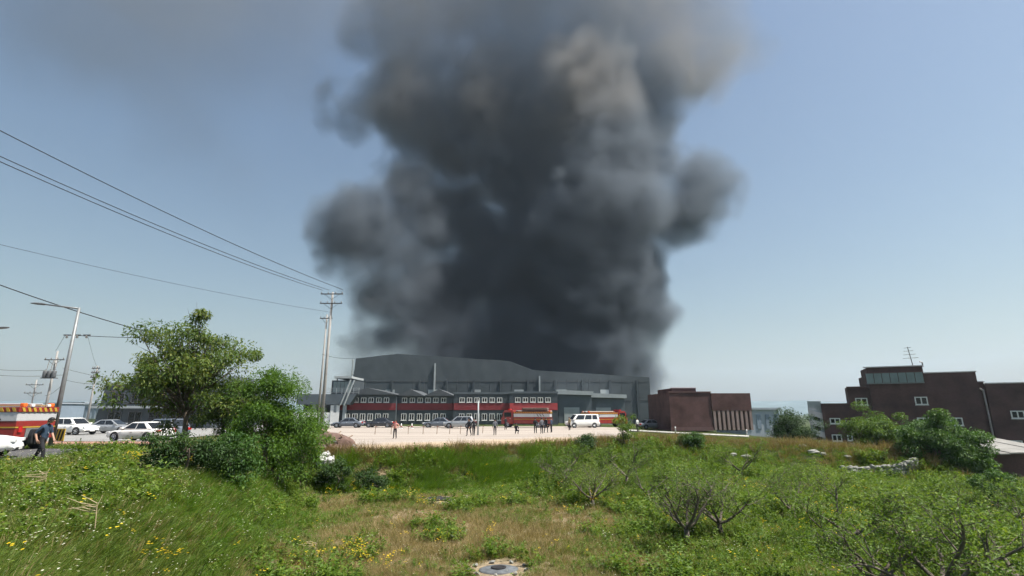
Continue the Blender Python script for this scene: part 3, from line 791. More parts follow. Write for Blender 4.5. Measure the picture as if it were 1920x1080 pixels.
        t = MB().box(S['cowl'] - .32, S['cowl'] - .12, min(s * W * .98, s * (W + .16)), max(s * W * .98, s * (W + .16)), belt + .02, belt + .17); t.build('wing_mirror', paint, o, bevel=.03)
        for x in (S['cowl'] - 1.15, S['cowl'] - 2.15):
            box('door_handle', 'chrome', o, x, x + .2, min(s * (W - .02), s * (W + .02)), max(s * (W - .02), s * (W + .02)), belt - .2, belt - .165)
    box('bumper', 'black', o, L - .10, L + .02, -W * .74, W * .74, zb + .08, zb + .22, .02)
    box('bumper', 'black', o, -L - .02, -L + .1, -W * .8, W * .8, zb + .08, zb + .24, .02)
    box('number_plate', 'white', o, L + .022, L + .035, -.26, .26, zb + .12, zb + .23)
    return o

def make_truck(label, loc, rz, group='fire engines', tarp=False, name='fire_engine'):
    """rigid fire tanker: red cab and chassis, pale tank side with a red stripe, chevron rail along the top"""
    o = empty(name, loc, rz, label, 'fire engine', group)
    L = 7.6; W = 1.22
    box('chassis', 'black', o, -3.7, 3.7, -.5, .5, .55, .8, .02)
    c = MB().prism([(1.95, .55), (3.75, .55), (3.78, 1.25), (3.55, 2.15), (3.25, 2.55), (1.95, 2.6)], -W, W).build('cab', 'redcar', o, bevel=.05)
    for s in (-1, 1):
        y0, y1 = (W - .01, W + .012) if s > 0 else (-W - .012, -W + .01)
        box('cab_window', 'glass', c, 2.2, 3.3, y0, y1, 1.6, 2.25); box('door_handle', 'chrome', c, 2.25, 2.45, y0 - .02, y1 + .02, 1.3, 1.36)
        box('mirror', 'black', c, 3.5, 3.62, s * W + (0 if s > 0 else -.25), s * W + (.25 if s > 0 else 0), 1.6, 2.0, .02)
        box('headlight', 'lamp', c, 3.7, 3.8, s * .95 - .16, s * .95 + .16, .85, 1.05, .02)
    MB().prism([(3.80, 1.35), (3.57, 2.15), (3.36, 2.42), (3.34, 2.40), (3.54, 2.13), (3.77, 1.33)], -W + .12, W - .12).build('windscreen', 'glass', c)
    box('light_bar', 'redlens', c, 2.5, 2.8, -.8, .8, 2.62, 2.78, .03)
    # body: lockers below, pale tank side, red top
    box('locker', 'redcar', o, -3.75, 1.85, -W, W, .62, 1.22, .03)
    box('locker_edge', 'yellow', o, -3.77, 1.87, -W - .012, W + .012, 1.225, 1.29)
    box('tank_skirt', 'redcar', o, -3.75, 1.85, -W + .02, W - .02, 1.292, 1.58, .02)
    box('tank_side', 'chrome', o, -3.73, 1.83, -W, W, 1.582, 2.06, .03)
    box('top_rail', 'redcar', o, -3.78, 1.88, -W - .02, W + .02, 2.064, 2.34, .02)
    for s in (-1, 1):
        for i in range(16):
            x = -3.65 + i * .345; t = MB(); y = s * (W + .022)
            y0, y1 = min(y, y + s * .012), max(y, y + s * .012)
            t.prism([(x, 2.09), (x + .17, 2.09), (x + .29, 2.31), (x + .12, 2.31)], y0, y1); t.build('chevron', 'yellow', o)
        for i in range(3):
            x = -2.9 + i * .42; y = s * (W + .002); y0, y1 = min(y, y + s * .01), max(y, y + s * .01)
            MB().prism([(x, 1.64), (x + .1, 1.64), (x + .36, 2.02), (x + .26, 2.02)], y0, y1).build('lettering', 'black', o)
        for x in (-2.2, -.9, .5): box('locker_joint', 'black', o, x, x + .02, (W if s > 0 else -W - .006), (W + .006 if s > 0 else -W), .66, 1.2)
        box('tank_joint', 'black', o, -1.35, -1.33, (W if s > 0 else -W - .006), (W + .006 if s > 0 else -W), 1.59, 2.05)
        for x in (2.9, -2.0, -3.0) if s else (): wheel(o, x, s * (W - .14), .48, .28, s)
        box('tail_light', 'redlens', o, -3.82, -3.76, s * .95 - .1, s * .95 + .1, 1.0, 1.3)
        box('beacon', 'orangelens', o, -3.72, -3.5, s * .85 - .12, s * .85 + .12, 2.345, 2.55, .04)
        box('work_light', 'lamp', o, -3.84, -3.72, s * .5 - .1, s * .5 + .1, 2.36, 2.5, .02)
    for i in range(7):
        y = -1.15 + i * .33; t = MB(); t.v = [(-3.80, y, 2.09), (-3.80, y + .16, 2.09), (-3.80, y + .28, 2.31), (-3.80, y + .12, 2.31), (-3.785, y, 2.09), (-3.785, y + .16, 2.09), (-3.785, y + .28, 2.31), (-3.785, y + .12, 2.31)]
        t.f = [(0, 1, 2, 3), (7, 6, 5, 4), (0, 4, 5, 1), (1, 5, 6, 2), (2, 6, 7, 3), (3, 7, 4, 0)]; t.build('chevron', 'yellow', o)
    box('rear_shutter', 'galv', o, -3.80, -3.76, -.6, .6, .7, 1.2)
    ld = MB()
    for y in (-.3, .3): ld.tube([(-3.6, y, 2.5), (1.6, y, 2.5)], .035, 5)
    for i in range(15): ld.tube([(-3.5 + i * .36, -.3, 2.5), (-3.5 + i * .36, .3, 2.5)], .02, 4)
    ld.build('ladder', 'chrome', o)
    hs = MB(); 
    for k in range(3): hs.tube([(-3.4, -.8 + k * .16, 2.42), (-1, -.78 + k * .15, 2.44), (1.5, -.8 + k * .16, 2.42)], .06, 6)
    hs.build('hose', 'clothtan', o)
    if tarp: box('tarpaulin', 'rubble', o, -3.3, .6, -1.0, 1.0, 2.56, 2.95, .12)
    return o

def at_px(px, Y, dz=0.0):
    g = GY(px, Y); g.z += dz; return g
# near left: fire tanker side-on, white car cut by the frame, white SUV
g = GY(-38, 29.5); make_truck('red and white fire tanker with yellow chevrons along its top rail, beside the lamp post', (g.x - .9, g.y, g.z), math.pi)
g = GY(33, 23.6); make_car('suv', 'white', 'white car at the left edge, only its front wing and wheel in view', (g.x - 2.3 * .85, g.y - 2.3 * .53, g.z + .02), R(32), 'parked cars')
g = GY(134, 54); make_car('suv', 'white', 'white SUV parked behind the lamp post', (g.x, g.y, g.z + .05), R(-8), 'parked cars')
g = GY(262, 41); make_car('sedan', 'white', 'white sedan behind the roadside tree', (g.x, g.y, g.z + .05), R(170), 'parked cars')
g = GY(303, 46); make_car('suv', 'greycar', 'grey hatchback glimpsed through the branches beside the tree trunk', (g.x, g.y, g.z + .05), R(160), 'parked cars')
g = GY(208, 58); make_car('sedan', 'silver', 'silver sedan in the car park in front of the dark grey building', (g.x, g.y, g.z + .05), R(5), 'parked cars')
# along the far side of the lot
g = GY(652, 79); make_car('sedan', 'greycar', 'slate grey sedan parked in front of the grey house', (g.x, g.y, g.z + .04), R(184), 'parked cars')
g = GY(712, 80); make_car('sedan', 'darkcar', 'dark blue sedan parked next to the slate grey sedan', (g.x, g.y, g.z + .04), R(178), 'parked cars')
g = GY(822, 80); make_car('sedan', 'greycar', 'grey saloon parked below the pale gabled roof', (g.x, g.y, g.z + .04), R(180), 'parked cars')
g = GY(862, 76); make_car('suv', 'silver', 'silver SUV parked behind the two people walking', (g.x, g.y, g.z + .04), R(176), 'parked cars')
g = GY(988, 80); make_truck('red fire engine with brown tarpaulin on top, beyond the group of people', (g.x, g.y, g.z + .02), R(168), tarp=True)
g = GY(1092, 79); make_car('van', 'white', 'white van parked between the two fire engines', (g.x, g.y, g.z + .04), R(-165), 'parked cars', 'van', 'parked_van')
g = GY(1134, 86); make_truck('red fire engine parked right of the white van', (g.x, g.y, g.z + .02), R(25))
g = GY(1222, 84); make_car('sedan', 'silver', 'silver sedan beside the brown brick building', (g.x, g.y, g.z + .04), R(12), 'parked cars')
g = GY(1246, 88); make_car('suv', 'greycar', 'grey SUV partly behind the brown brick building', (g.x, g.y, g.z + .04), R(185), 'parked cars')

# ------------------------------------------------------------------ lamps, utility poles, wires
def street_lamp(base, height, arm, ang, label):
    o = empty('street_lamp', base, 0, label, 'street lamp', 'street lamps')
    dx, dy = math.cos(ang), math.sin(ang)
    MB().tube([(0, 0, 0), (0, 0, height * .5), (0, 0, height)], [.15, .115, .075], 12).build('pole', 'galv', o, True)
    box('base_plate', 'galv', o, -.25, .25, -.25, .25, -.02, .05)
    box('hatch', 'steel', o, -.07, .07, -.17, -.13, .6, 1.1)
    MB().tube([(0, 0, height - .06), (dx * arm * .5, dy * arm * .5, height + .08), (dx * arm, dy * arm, height + .22)], [.06, .05, .045], 8).build('arm', 'galv', o, True)
    a0 = arm - .1
    hd = MB(); q = Vector((-dy, dx, 0))
    prof = [(a0, .07, .04), (a0 + .25, .15, .07), (a0 + .7, .16, .06), (a0 + .95, .10, .03)]
    for k, (t, wv, hh) in enumerate(prof):
        c_ = Vector((dx * t, dy * t, height + .22 + .07 * (t - a0)))
        for a, b_ in ((-1, 0), (-.6, 1), (.6, 1), (1, 0), (.8, -.8), (-.8, -.8)): hd.v.append(tuple(c_ + q * a * wv + Vector((0, 0, b_ * hh))))
        if k:
            for j in range(6): hd.f.append(((k - 1) * 6 + j, (k - 1) * 6 + (j + 1) % 6, k * 6 + (j + 1) % 6, k * 6 + j))
    hd.f += [tuple(range(6)), tuple(reversed(range(18, 24)))]
    hd.build('lamp_head', 'steel', o)
    return o
g = GY(94, 31.5); street_lamp((g.x, g.y, g.z), P(152, 577, 31.5).z - g.z, 2.25, R(180), 'tall grey street lamp with a single arm, beside the walking person')
tp = P(-70, 622, 33); hh_ = 8.6
street_lamp((tp.x, 33, h1(tp.x, 33)), tp.z - h1(tp.x, 33), 2.1, R(0), 'street lamp whose head alone reaches in at the left edge')

def utility_pole(base, height, label, arms=(.06,), transformer=False, aw=2.2, az=0, r=.17):
    o = empty('utility_pole', base, az, label, 'utility pole', 'utility poles')
    MB().tube([(0, 0, -.3), (0, 0, height)], [r, r * .6], 10).build('pole', 'polecon', o, True)
    for i, f_ in enumerate(arms):
        z = height * (1 - f_)
        am = box('crossarm', 'steel', o, -aw / 2, aw / 2, -r - .1, -r - .001 + .02, z, z + .11)
        for x in (-aw / 2 + .1, -aw / 6, aw / 6, aw / 2 - .1):
            MB().lathe([(.035, 0), (.07, .05), (.04, .1), (.07, .15), (.03, .2)], 8, 'z', (x, -r - .04, z + .112)).build('insulator', 'ceramic', am, True)
        MB().tube([(-aw * .32, -r, z), (0, -r * .9, z - .6)], .025, 4).build('brace', 'steel', am)
        MB().tube([(aw * .32, -r, z), (0, -r * .9, z - .6)], .025, 4).build('brace', 'steel', am)
    if transformer:
        z = height * .66
        for i in range(3):
            x = -.55 + i * .55
            MB().lathe([(.2, 0), (.23, .05), (.23, .75), (.2, .8), (.06, .82), (.05, 1.0)], 12, 'z', (x, -r - .3, z)).build('transformer', 'steel', o, True)
        box('bracket', 'steel', o, -.9, .9, -r - .45, -r - .02, z - .1, z - .002)
        for i in range(3): MB().tube([(-.5 + i * .5, -r - .25, z + .95), (-.5 + i * .5, -r - .1, z + 2.2)], .035, 5).build('fuse', 'ceramic', o)
    return o
def pole_px(px, ptop, pxb, Y, *a, **k):
    g = GY(pxb, Y); t = P(px, ptop, Y); return utility_pole((g.x, g.y, g.z), t.z - g.z, *a, **k), Vector((g.x, g.y, t.z)), g
pA, tA, gA = pole_px(597, 548, 601, 58, 'tall utility pole at the left corner of the sand lot', arms=(.02, .09), aw=2.6, r=.2)
pB, tB, gB = pole_px(105, 658, 76, 62, 'utility pole carrying three transformers, behind the lamp post', arms=(.12,), transformer=True, aw=2.4)
pC, tC, gC = pole_px(66, 712, 50, 88, 'shorter utility pole with two crossarms near the left edge', arms=(.12, .3), aw=3.0)
pD, tD, gD = pole_px(177, 686, 160, 70, 'slim utility pole between the lamp post and the dark grey building', arms=(.05, .12, .19), aw=1.1, r=.15)
# second slender pole beside the tall one
pE, tE, gE = pole_px(592, 590, 594, 64, 'slimmer utility pole just behind the tall one at the lot corner', arms=(.04,), aw=1.6, r=.15)

def wire(a, b_, sag, rad, label, name='overhead_wire', m='cable'):
    a, b_ = Vector(a), Vector(b_); n = 18; pts = []
    for i in range(n + 1):
        t = i / n; p = a.lerp(b_, t); p.z -= sag * 4 * t * (1 - t); pts.append(p)
    o = MB().tube(pts, rad, 4).build(name, m, None, True)
    return tag(o, label, 'wire', 'overhead wires')
def ext(px, py, Y, q, k=1.25):
    """point beyond the frame edge on the line from q through the pixel point"""
    p = P(px, py, Y); return q + (p - q) * k
wire(ext(0, 230, 26, tA + Vector((1.2, 0, .3))), tA + Vector((1.2, 0, .3)), .7, .028, 'highest overhead wire crossing the sky at upper left')
wire(ext(0, 278, 26, tA + Vector((-.4, 0, .25))), tA + Vector((-.4, 0, .25)), .7, .025, 'upper of the close pair of overhead wires')
wire(ext(0, 288, 26, tA + Vector((-1.2, 0, .25))), tA + Vector((-1.2, 0, .25)), .7, .025, 'lower of the close pair of overhead wires')
q_ = Vector((tA.x, tA.y, tA.z - 2.4))
wire(ext(0, 450, 34, q_), q_, .5, .014, 'thin overhead wire in the middle of the left sky')
q_ = P(420, 655, 44)
wire(ext(0, 523, 30, q_), q_, .55, .03, 'thick black cable dropping into the roadside tree')
a_ = P(122, 628, 50); b2 = P(420, 636, 50)
wire(a_, b2, .1, .03, 'straight dark wire from behind the lamp post into the tree crown')
wire(a_, tB + Vector((-.3, 0, 0)), .1, .016, 'thin wire slanting down to the transformer pole')
wire(P(165, 632, 50), gD + Vector((-.2, 0, tD.z - gD.z)), .1, .014, 'thin wire slanting from the straight dark wire to the slim pole')
for (p0, y0, p1, y1, Yw, lab) in ((-40, 689, 106, 693, 63, 'upper faint wire running left from the transformer pole'), (-40, 700, 118, 703, 63, 'lower faint wire running left from the transformer pole'),
                                 (125, 713, 205, 719, 69, 'short dark wire between lamp post and dark grey building'), (118, 690, 240, 712, 69, 'faint wire running right past the slim pole'),
                                 (85, 742, 116, 722, 61, 'slack cable hanging from the transformer pole towards the lamp post'), (604, 664, 668, 671, 62, 'wire from the lot corner pole to the warehouse')):
    wire(P(p0, y0, Yw), P(p1, y1, Yw), .25, .02, lab)
for px in (126, 145, 163):
    o = empty('insulator_string', tuple(P(px, 628.5, 50)), 0, {126: 'first insulator on the straight dark wire', 145: 'middle insulator on the straight dark wire, by the lamp post', 163: 'last insulator on the straight dark wire'}[px], 'insulator', 'insulators on the wire')
    MB().lathe([(.05, -.3), (.13, -.22), (.05, -.15), (.13, -.08), (.05, 0)], 8).build('disc', 'ceramic', o, True)
    box('clamp', 'steel', o, -.35, .35, -.04, .04, -.05, .07)

# ------------------------------------------------------------------ people
def person_mesh(J, bones, radii, seg_mat, mats, lvl=2):
    me = bpy.data.meshes.new('person'); names = list(J); idx = {n_: i for i, n_ in enumerate(names)}
    me.from_pydata([J[n_] for n_ in names], [(idx[a], idx[b_]) for a, b_ in bones], [])
    o = bpy.data.objects.new('tmp', me); COL.objects.link(o)
    sk = o.modifiers.new('s', 'SKIN'); sk.use_smooth_shade = True; sk.branch_smoothing = .4
    for n_ in names:
        r = radii[n_]; sv = me.skin_vertices[0].data[idx[n_]]; sv.radius = r if isinstance(r, tuple) else (r, r); sv.use_root = (n_ == 'pelvis')
    ss = o.modifiers.new('u', 'SUBSURF'); ss.levels = lvl; ss.render_levels = lvl
    dg = bpy.context.evaluated_depsgraph_get()
    out = bpy.data.meshes.new_from_object(o.evaluated_get(dg))
    bpy.data.objects.remove(o)
    # material from the nearest bone
    A = np.array([J[a] for a, _ in bones]); B = np.array([J[b_] for _, b_ in bones]); D = B - A
    mi = [seg_mat.get(bn, 0) for bn in bones]
    out.materials.clear()
    for m_ in mats: out.materials.append(M[m_])
    for p in out.polygons:
        c_ = np.array(p.center); t = np.clip(((c_ - A) * D).sum(1) / np.maximum((D * D).sum(1), 1e-9), 0, 1)
        k = np.argmin((((A + D * t[:, None]) - c_) ** 2).sum(1)); p.material_index = mi[k]; p.use_smooth = True
    return out
def make_person(loc, rz, label, top, legs, pose='stand', shoes='shoe', hgt=1.72, fingers=False, group='people on the lot', lean=0.0, hair='hair', sleeves=True):
    J = {'pelvis': (0, 0, .95), 'spine': (0, .01, 1.14), 'chest': (0, 0, 1.34), 'neck': (0, .0, 1.475), 'head0': (0, .02, 1.56), 'head1': (0, .035, 1.63), 'head2': (0, .02, 1.70)}
    for s, n_ in ((-1, 'l'), (1, 'r')):
        J['sh' + n_] = (s * .17, -.01, 1.40); J['hip' + n_] = (s * .09, 0, .90)
        if pose == 'walk':
            k = 1 if n_ == 'r' else -1
            J['el' + n_] = (s * .24, -.10 * k - .04, 1.13); J['wr' + n_] = (s * .23, -.12 * k + .10, .90); J['hd' + n_] = (s * .22, -.12 * k + .15, .82)
            J['kn' + n_] = (s * .095, .16 * k + .03, .50); J['an' + n_] = (s * .09, .26 * k - .06, .09); J['to' + n_] = (s * .10, .26 * k + .09, .045)
        elif pose == 'akimbo':
            J['el' + n_] = (s * .36, -.06, 1.17); J['wr' + n_] = (s * .19, .09, 1.02); J['hd' + n_] = (s * .14, .12, 1.0)
            J['kn' + n_] = (s * .11, .02, .50); J['an' + n_] = (s * .13, -.02, .09); J['to' + n_] = (s * .15, .13, .045)
        elif pose == 'phone':
            J['el' + n_] = (s * .25, .05, 1.14); J['wr' + n_] = (s * .12, .27, 1.28); J['hd' + n_] = (s * .06, .32, 1.35)
            J['kn' + n_] = (s * .10, .02, .50); J['an' + n_] = (s * .11, -.02, .09); J['to' + n_] = (s * .12, .13, .045)
        elif pose == 'crouch':
            J['el' + n_] = (s * .24, .12, 1.18); J['wr' + n_] = (s * .14, .32, 1.10); J['hd' + n_] = (s * .10, .38, 1.08)
            J['kn' + n_] = (s * .17, .36, .98); J['an' + n_] = (s * .15, .10, .62); J['to' + n_] = (s * .17, .25, .575)
        else:
            J['el' + n_] = (s * .25, -.03, 1.13); J['wr' + n_] = (s * .26, .05, .90); J['hd' + n_] = (s * .26, .07, .82)
            J['kn' + n_] = (s * .10, .02, .50); J['an' + n_] = (s * .105, -.02, .09); J['to' + n_] = (s * .12, .13, .045)
    up = ('spine', 'chest', 'neck', 'head0', 'head1', 'head2', 'shl', 'shr', 'ell', 'elr', 'wrl', 'wrr', 'hdl', 'hdr')
    if lean:
        for n_ in up:
            x, y, z = J[n_]; f_ = (z - .95); J[n_] = (x, y + f_ * math.sin(lean), .95 + f_ * math.cos(lean))
        for n_ in ('head1', 'head2'): x, y, z = J[n_]; J[n_] = (x, y + .05, z - .03)
    drop = .53 if pose == 'crouch' else 0
    J = {k: (a, b_, c_ - drop) for k, (a, b_, c_) in J.items()}
    bones = [('pelvis', 'spine'), ('spine', 'chest'), ('chest', 'neck'), ('neck', 'head0'), ('head0', 'head1'), ('head1', 'head2')]
    for n_ in 'lr': bones += [('chest', 'sh' + n_), ('sh' + n_, 'el' + n_), ('el' + n_, 'wr' + n_), ('wr' + n_, 'hd' + n_), ('pelvis', 'hip' + n_), ('hip' + n_, 'kn' + n_), ('kn' + n_, 'an' + n_), ('an' + n_, 'to' + n_)]
    rad = {'pelvis': (.145, .11), 'spine': (.14, .10), 'chest': (.165, .115), 'neck': .055, 'head0': (.07, .08), 'head1': (.078, .095), 'head2': (.06, .07)}
    for n_ in 'lr': rad.update({'sh' + n_: .072, 'el' + n_: .048, 'wr' + n_: .034, 'hd' + n_: (.02, .04), 'hip' + n_: .095, 'kn' + n_: .066, 'an' + n_: .048, 'to' + n_: (.045, .03)})
    sm = {('pelvis', 'spine'): 1, ('spine', 'chest'): 1, ('chest', 'neck'): 1}
    for n_ in 'lr':
        sm.update({('chest', 'sh' + n_): 1, ('sh' + n_, 'el' + n_): 1, ('el' + n_, 'wr' + n_): 1 if sleeves else 0, ('pelvis', 'hip' + n_): 2, ('hip' + n_, 'kn' + n_): 2, ('kn' + n_, 'an' + n_): 2, ('an' + n_, 'to' + n_): 3})
    me = person_mesh(J, bones, rad, sm, ['skin', top, legs, shoes])
    # fingers, nose and ears joined into the same mesh
    ex = MB()
    for n_ in 'lr':
        w_, h_ = Vector(J['wr' + n_]), Vector(J['hd' + n_]); d = (h_ - w_).normalized(); s = -1 if n_ == 'l' else 1
        side = Vector((0, 1, 0)); side = (side - d * side.dot(d)).normalized(); inn = d.cross(side) * (-s)
        for q in range(4):
            b0 = h_ + side * (.033 - q * .021); ln = (.075, .085, .08, .062)[q]
            ex.tube([b0 - d * .02, b0 + d * ln * .45, b0 + d * ln * .8 + inn * .018, b0 + d * ln * .95 + inn * .04], [.0095, .009, .0085, .006], 6)
        b0 = h_ - d * .045 + side * .035
        ex.tube([b0 - d * .01, b0 + side * .025 + d * .03, b0 + side * .03 + d * .062], [.012, .0105, .007], 6)
    hc = Vector(J['head1'])
    ex.tube([hc + Vector((0, .085, .02)), hc + Vector((0, .118, -.018)), hc + Vector((0, .09, -.03))], [.008, .016, .01], 6)
    for s in (-1, 1): ex.tube([hc + Vector((s * .078, -.005, .025)), hc + Vector((s * .096, -.015, 0)), hc + Vector((s * .08, -.005, -.03))], [.012, .016, .009], 6)
    em = bpy.data.meshes.new('x'); em.from_pydata(ex.v, [], ex.f)
    bm = bmesh.new(); bm.from_mesh(me); bm.from_mesh(em); bm.to_mesh(me); bm.free(); bpy.data.meshes.remove(em)
    o = link('person', me, None, None); o.location = loc; o.rotation_euler = (0, 0, rz); sc_ = hgt / 1.76; o.scale = (sc_,) * 3
    tag(o, label, 'person', group)
    # hair cap
    V, Fc = [], []; nl, nb = 7, 14
    for i in range(nl):
        ph = i / (nl - 1) * R(112)
        for j in range(nb):
            t = 2 * math.pi * j / nb; fy = math.sin(t)
            cut = ph * (1 - .42 * max(0, fy)); rr = 1.0
            V.append((hc.x + .092 * math.sin(cut) * math.cos(t), hc.y - .012 + .108 * math.sin(cut) * fy, hc.z + .0 + .112 * math.cos(cut)))
    for i in range(nl - 1):
        for j in range(nb): Fc.append((i * nb + j, i * nb + (j + 1) % nb, (i + 1) * nb + (j + 1) % nb, (i + 1) * nb + j))
    m_ = MB(); m_.v = V; m_.f = Fc; ho = m_.build('hair', hair, o, True)
    sd = ho.modifiers.new('t', 'SOLIDIFY'); sd.thickness = .012; sd.offset = 1
    for s in (-1, 1):
        MB().lathe([(.004, 0), (.009, .004), (.004, .008)], 8, 'y', tuple(hc + Vector((s * .03, .086, .012)))).build('eye', 'black', o)
    MB().tube([hc + Vector((-.022, .088, -.052)), hc + Vector((0, .094, -.054)), hc + Vector((.022, .088, -.052))], .005, 5).build('mouth', 'redband', o)
    return o
# facing: rz turns the figure's +y
g = GY(70, 19.5)
make_person((g.x, g.y, g.z + .02), R(-88), 'person in dark blue top leaning forward, walking past the lamp post', 'clothnavy', 'clothblack', 'walk', hgt=1.74, lean=R(9), group=None, sleeves=False)
bp = empty('shoulder_bag', (g.x - .20, g.y - .12, g.z + 1.02), R(-88), 'black bag on the back of the person in dark blue', 'bag')
MB().prism([(-.19, -.26), (.19, -.26), (.21, .05), (.15, .27), (-.15, .27), (-.21, .05)], -.11, .06).build('bag_body', 'black', bp, bevel=.04)
MB().tube([(-.12, .05, .24), (-.15, .24, .30), (-.13, .36, .1), (-.14, .16, -.2)], .018, 5).build('strap', 'clothgrey', bp)
MB().prism([(-.13, -.2), (.13, -.2), (.12, .0), (-.12, .0)], -.16, -.11).build('pocket', 'clothgrey', bp, bevel=.02)
PP = [(740, 47.5, 170, 'clothpink', 'clothblack', 'akimbo', 'person in pink top and black trousers standing alone on the lot'),
      (879, 53, 150, 'clothblack', 'clothblack', 'walk', 'person in black walking, first of the pair by the thin grey post'),
      (888, 53, -170, 'clothblack', 'clothblack', 'walk', 'person in black walking, nearer the thin grey post of the pair'),
      (928, 54, 10, 'clothgrey', 'clothblack', 'stand', 'person in grey standing between the pair and the crouching person'),
      (948, 70, 30, 'clothblack', 'clothblack', 'phone', 'distant person in black in front of the charcoal block'),
      (968, 57, -20, 'clothblack', 'clothblack', 'crouch', 'person in black crouching on the sand'),
      (1004, 58.5, 0, 'clothblack', 'clothblack', 'phone', 'person in black, first of the four standing near the fire engine'),
      (1016, 58.0, 20, 'clothgrey', 'clothblack', 'stand', 'person in grey, second of the four standing near the fire engine'),
      (1024, 60, -30, 'clothblack', 'clothblack', 'walk', 'person in black, third of the four standing near the fire engine'),
      (1034, 61, 60, 'clothnavy', 'clothblack', 'stand', 'person in navy, last of the four standing near the fire engine'),
      (1068, 68, 120, 'clothtan', 'clothblack', 'stand', 'person in tan coat beside the white van'),
      (1196, 66, 40, 'clothwhite', 'clothblack', 'stand', 'person in white top and dark trousers behind the sapling')]
for px, Yp, rz, tp_, lg, ps, lab in PP:
    g = GY(px, Yp); make_person((g.x, g.y, g.z + .04), R(rz), lab, tp_, lg, ps, hgt=1.66 + .012 * (px % 9))

# ------------------------------------------------------------------ small things on the lot and in the field
g = GY(896, 55)
o = empty('metal_post', (g.x, g.y, g.z), 0, 'thin light grey metal post standing on the lot', 'post')
MB().tube([(0, 0, 0), (0, 0, 3.6)], [.09, .075], 10).build('pole', 'lgrey', o, True); box('base_plate', 'galv', o, -.18, .18, -.18, .18, 0, .05)
MB().lathe([(.10, 3.6), (.10, 3.66), (.03, 3.7)], 10).build('cap', 'galv', o)
st = []
for i, (px, Ys) in enumerate(((703, 56), (733, 56.5), (765, 57), (793, 57), (819, 57.5), (843, 58), (863, 58), (905, 59))):
    g = GY(px, Ys); o = empty('stake', (g.x, g.y, g.z), 0, ['first', 'second', 'third', 'fourth', 'fifth', 'sixth', 'seventh', 'last'][i] + ' wooden stake of the rope line, counted from the slate grey sedan', 'stake', 'stakes of the rope line')
    MB().tube([(0, 0, 0), (.03, 0, .95)], [.035, .03], 6).build('stick', 'wood', o); box('flag_tape', 'redband', o, .02, .12, -.04, .04, .78, .86)
    st.append(Vector((g.x + .03, g.y, g.z + .85)))
rp = MB()
pts = []
for a, b_ in zip(st, st[1:]):
    for t in (0, .25, .5, .75): p = a.lerp(b_, t); p.z -= .5 * t * (1 - t); pts.append(p)
rp.tube(pts + [st[-1]], .018, 4); tag(rp.build('rope', 'cable'), 'dark rope strung between the stakes on the lot', 'rope')
for px, Yc, lab in ((752, 74, 'white traffic cone nearer the slate grey sedan'), (772, 74, 'white traffic cone in front of the gabled block')):
    g = GY(px, Yc); o = empty('traffic_cone', (g.x, g.y, g.z + .04), 0, lab, 'traffic cone', 'white cones')
    box('base', 'white', o, -.22, .22, -.22, .22, 0, .05, .01); MB().lathe([(.17, .05), (.05, .72), (.03, .74)], 14).build('cone', 'white', o, True)
    MB().lathe([(.135, .25), (.108, .42)], 14).build('band', 'redcar', o)
g = GY(107, 33); o = empty('barrier_board', (g.x, g.y, g.z + .1), 0, 'yellow and black striped warning board beside the lamp post', 'barrier')
box('board', 'yellow', o, -.32, .32, -.03, .03, .25, 1.0, .01)
for i in range(3): MB().prism([(-.3 + i * .2, .3), (-.2 + i * .2, .3), (-.1 + i * .2, .95), (-.2 + i * .2, .95)], -.042, -.031).build('stripe', 'black', o)
for x in (-.25, .25): MB().tube([(x, 0, 0), (x, 0, .26)], .03, 6).build('leg', 'steel', o)
for px, Yp, lab in ((1267, 64.5, 'short white post on the kerb before the brown brick building'), (1401, 60.5, 'short white post at the end of the kerb')):
    g = GY(px, Yp); o = empty('marker_post', (g.x, g.y, g.z), 0, lab, 'post', 'white marker posts')
    MB().lathe([(.09, 0), (.08, .8), (.05, .9)], 10).build('post', 'white', o, True); MB().lathe([(.085, .6), (.083, .68)], 10).build('band', 'redcar', o)

rng = random.Random(5)
def lump(name, m, parent, c_, sx, sy, sz, seed, sub=2, rough=.25):
    bm = bmesh.new(); bmesh.ops.create_icosphere(bm, subdivisions=sub, radius=1)
    r_ = random.Random(seed); ph = [r_.uniform(0, 6) for _ in range(6)]
    for v in bm.verts:
        p = v.co; k = 1 + rough * (math.sin(3.1 * p.x + ph[0]) * math.sin(2.7 * p.y + ph[1]) + .6 * math.sin(5.3 * p.z + ph[2] + 2 * p.x) + .4 * math.sin(7 * p.y + ph[3]))
        v.co = Vector((p.x * sx * k, p.y * sy * k, p.z * sz * k))
    me = bpy.data.meshes.new(name); bm.to_mesh(me); bm.free()
    o = link(name, me, parent, m); o.location = c_; o.rotation_euler = (0, 0, r_.uniform(0, 6)); return o
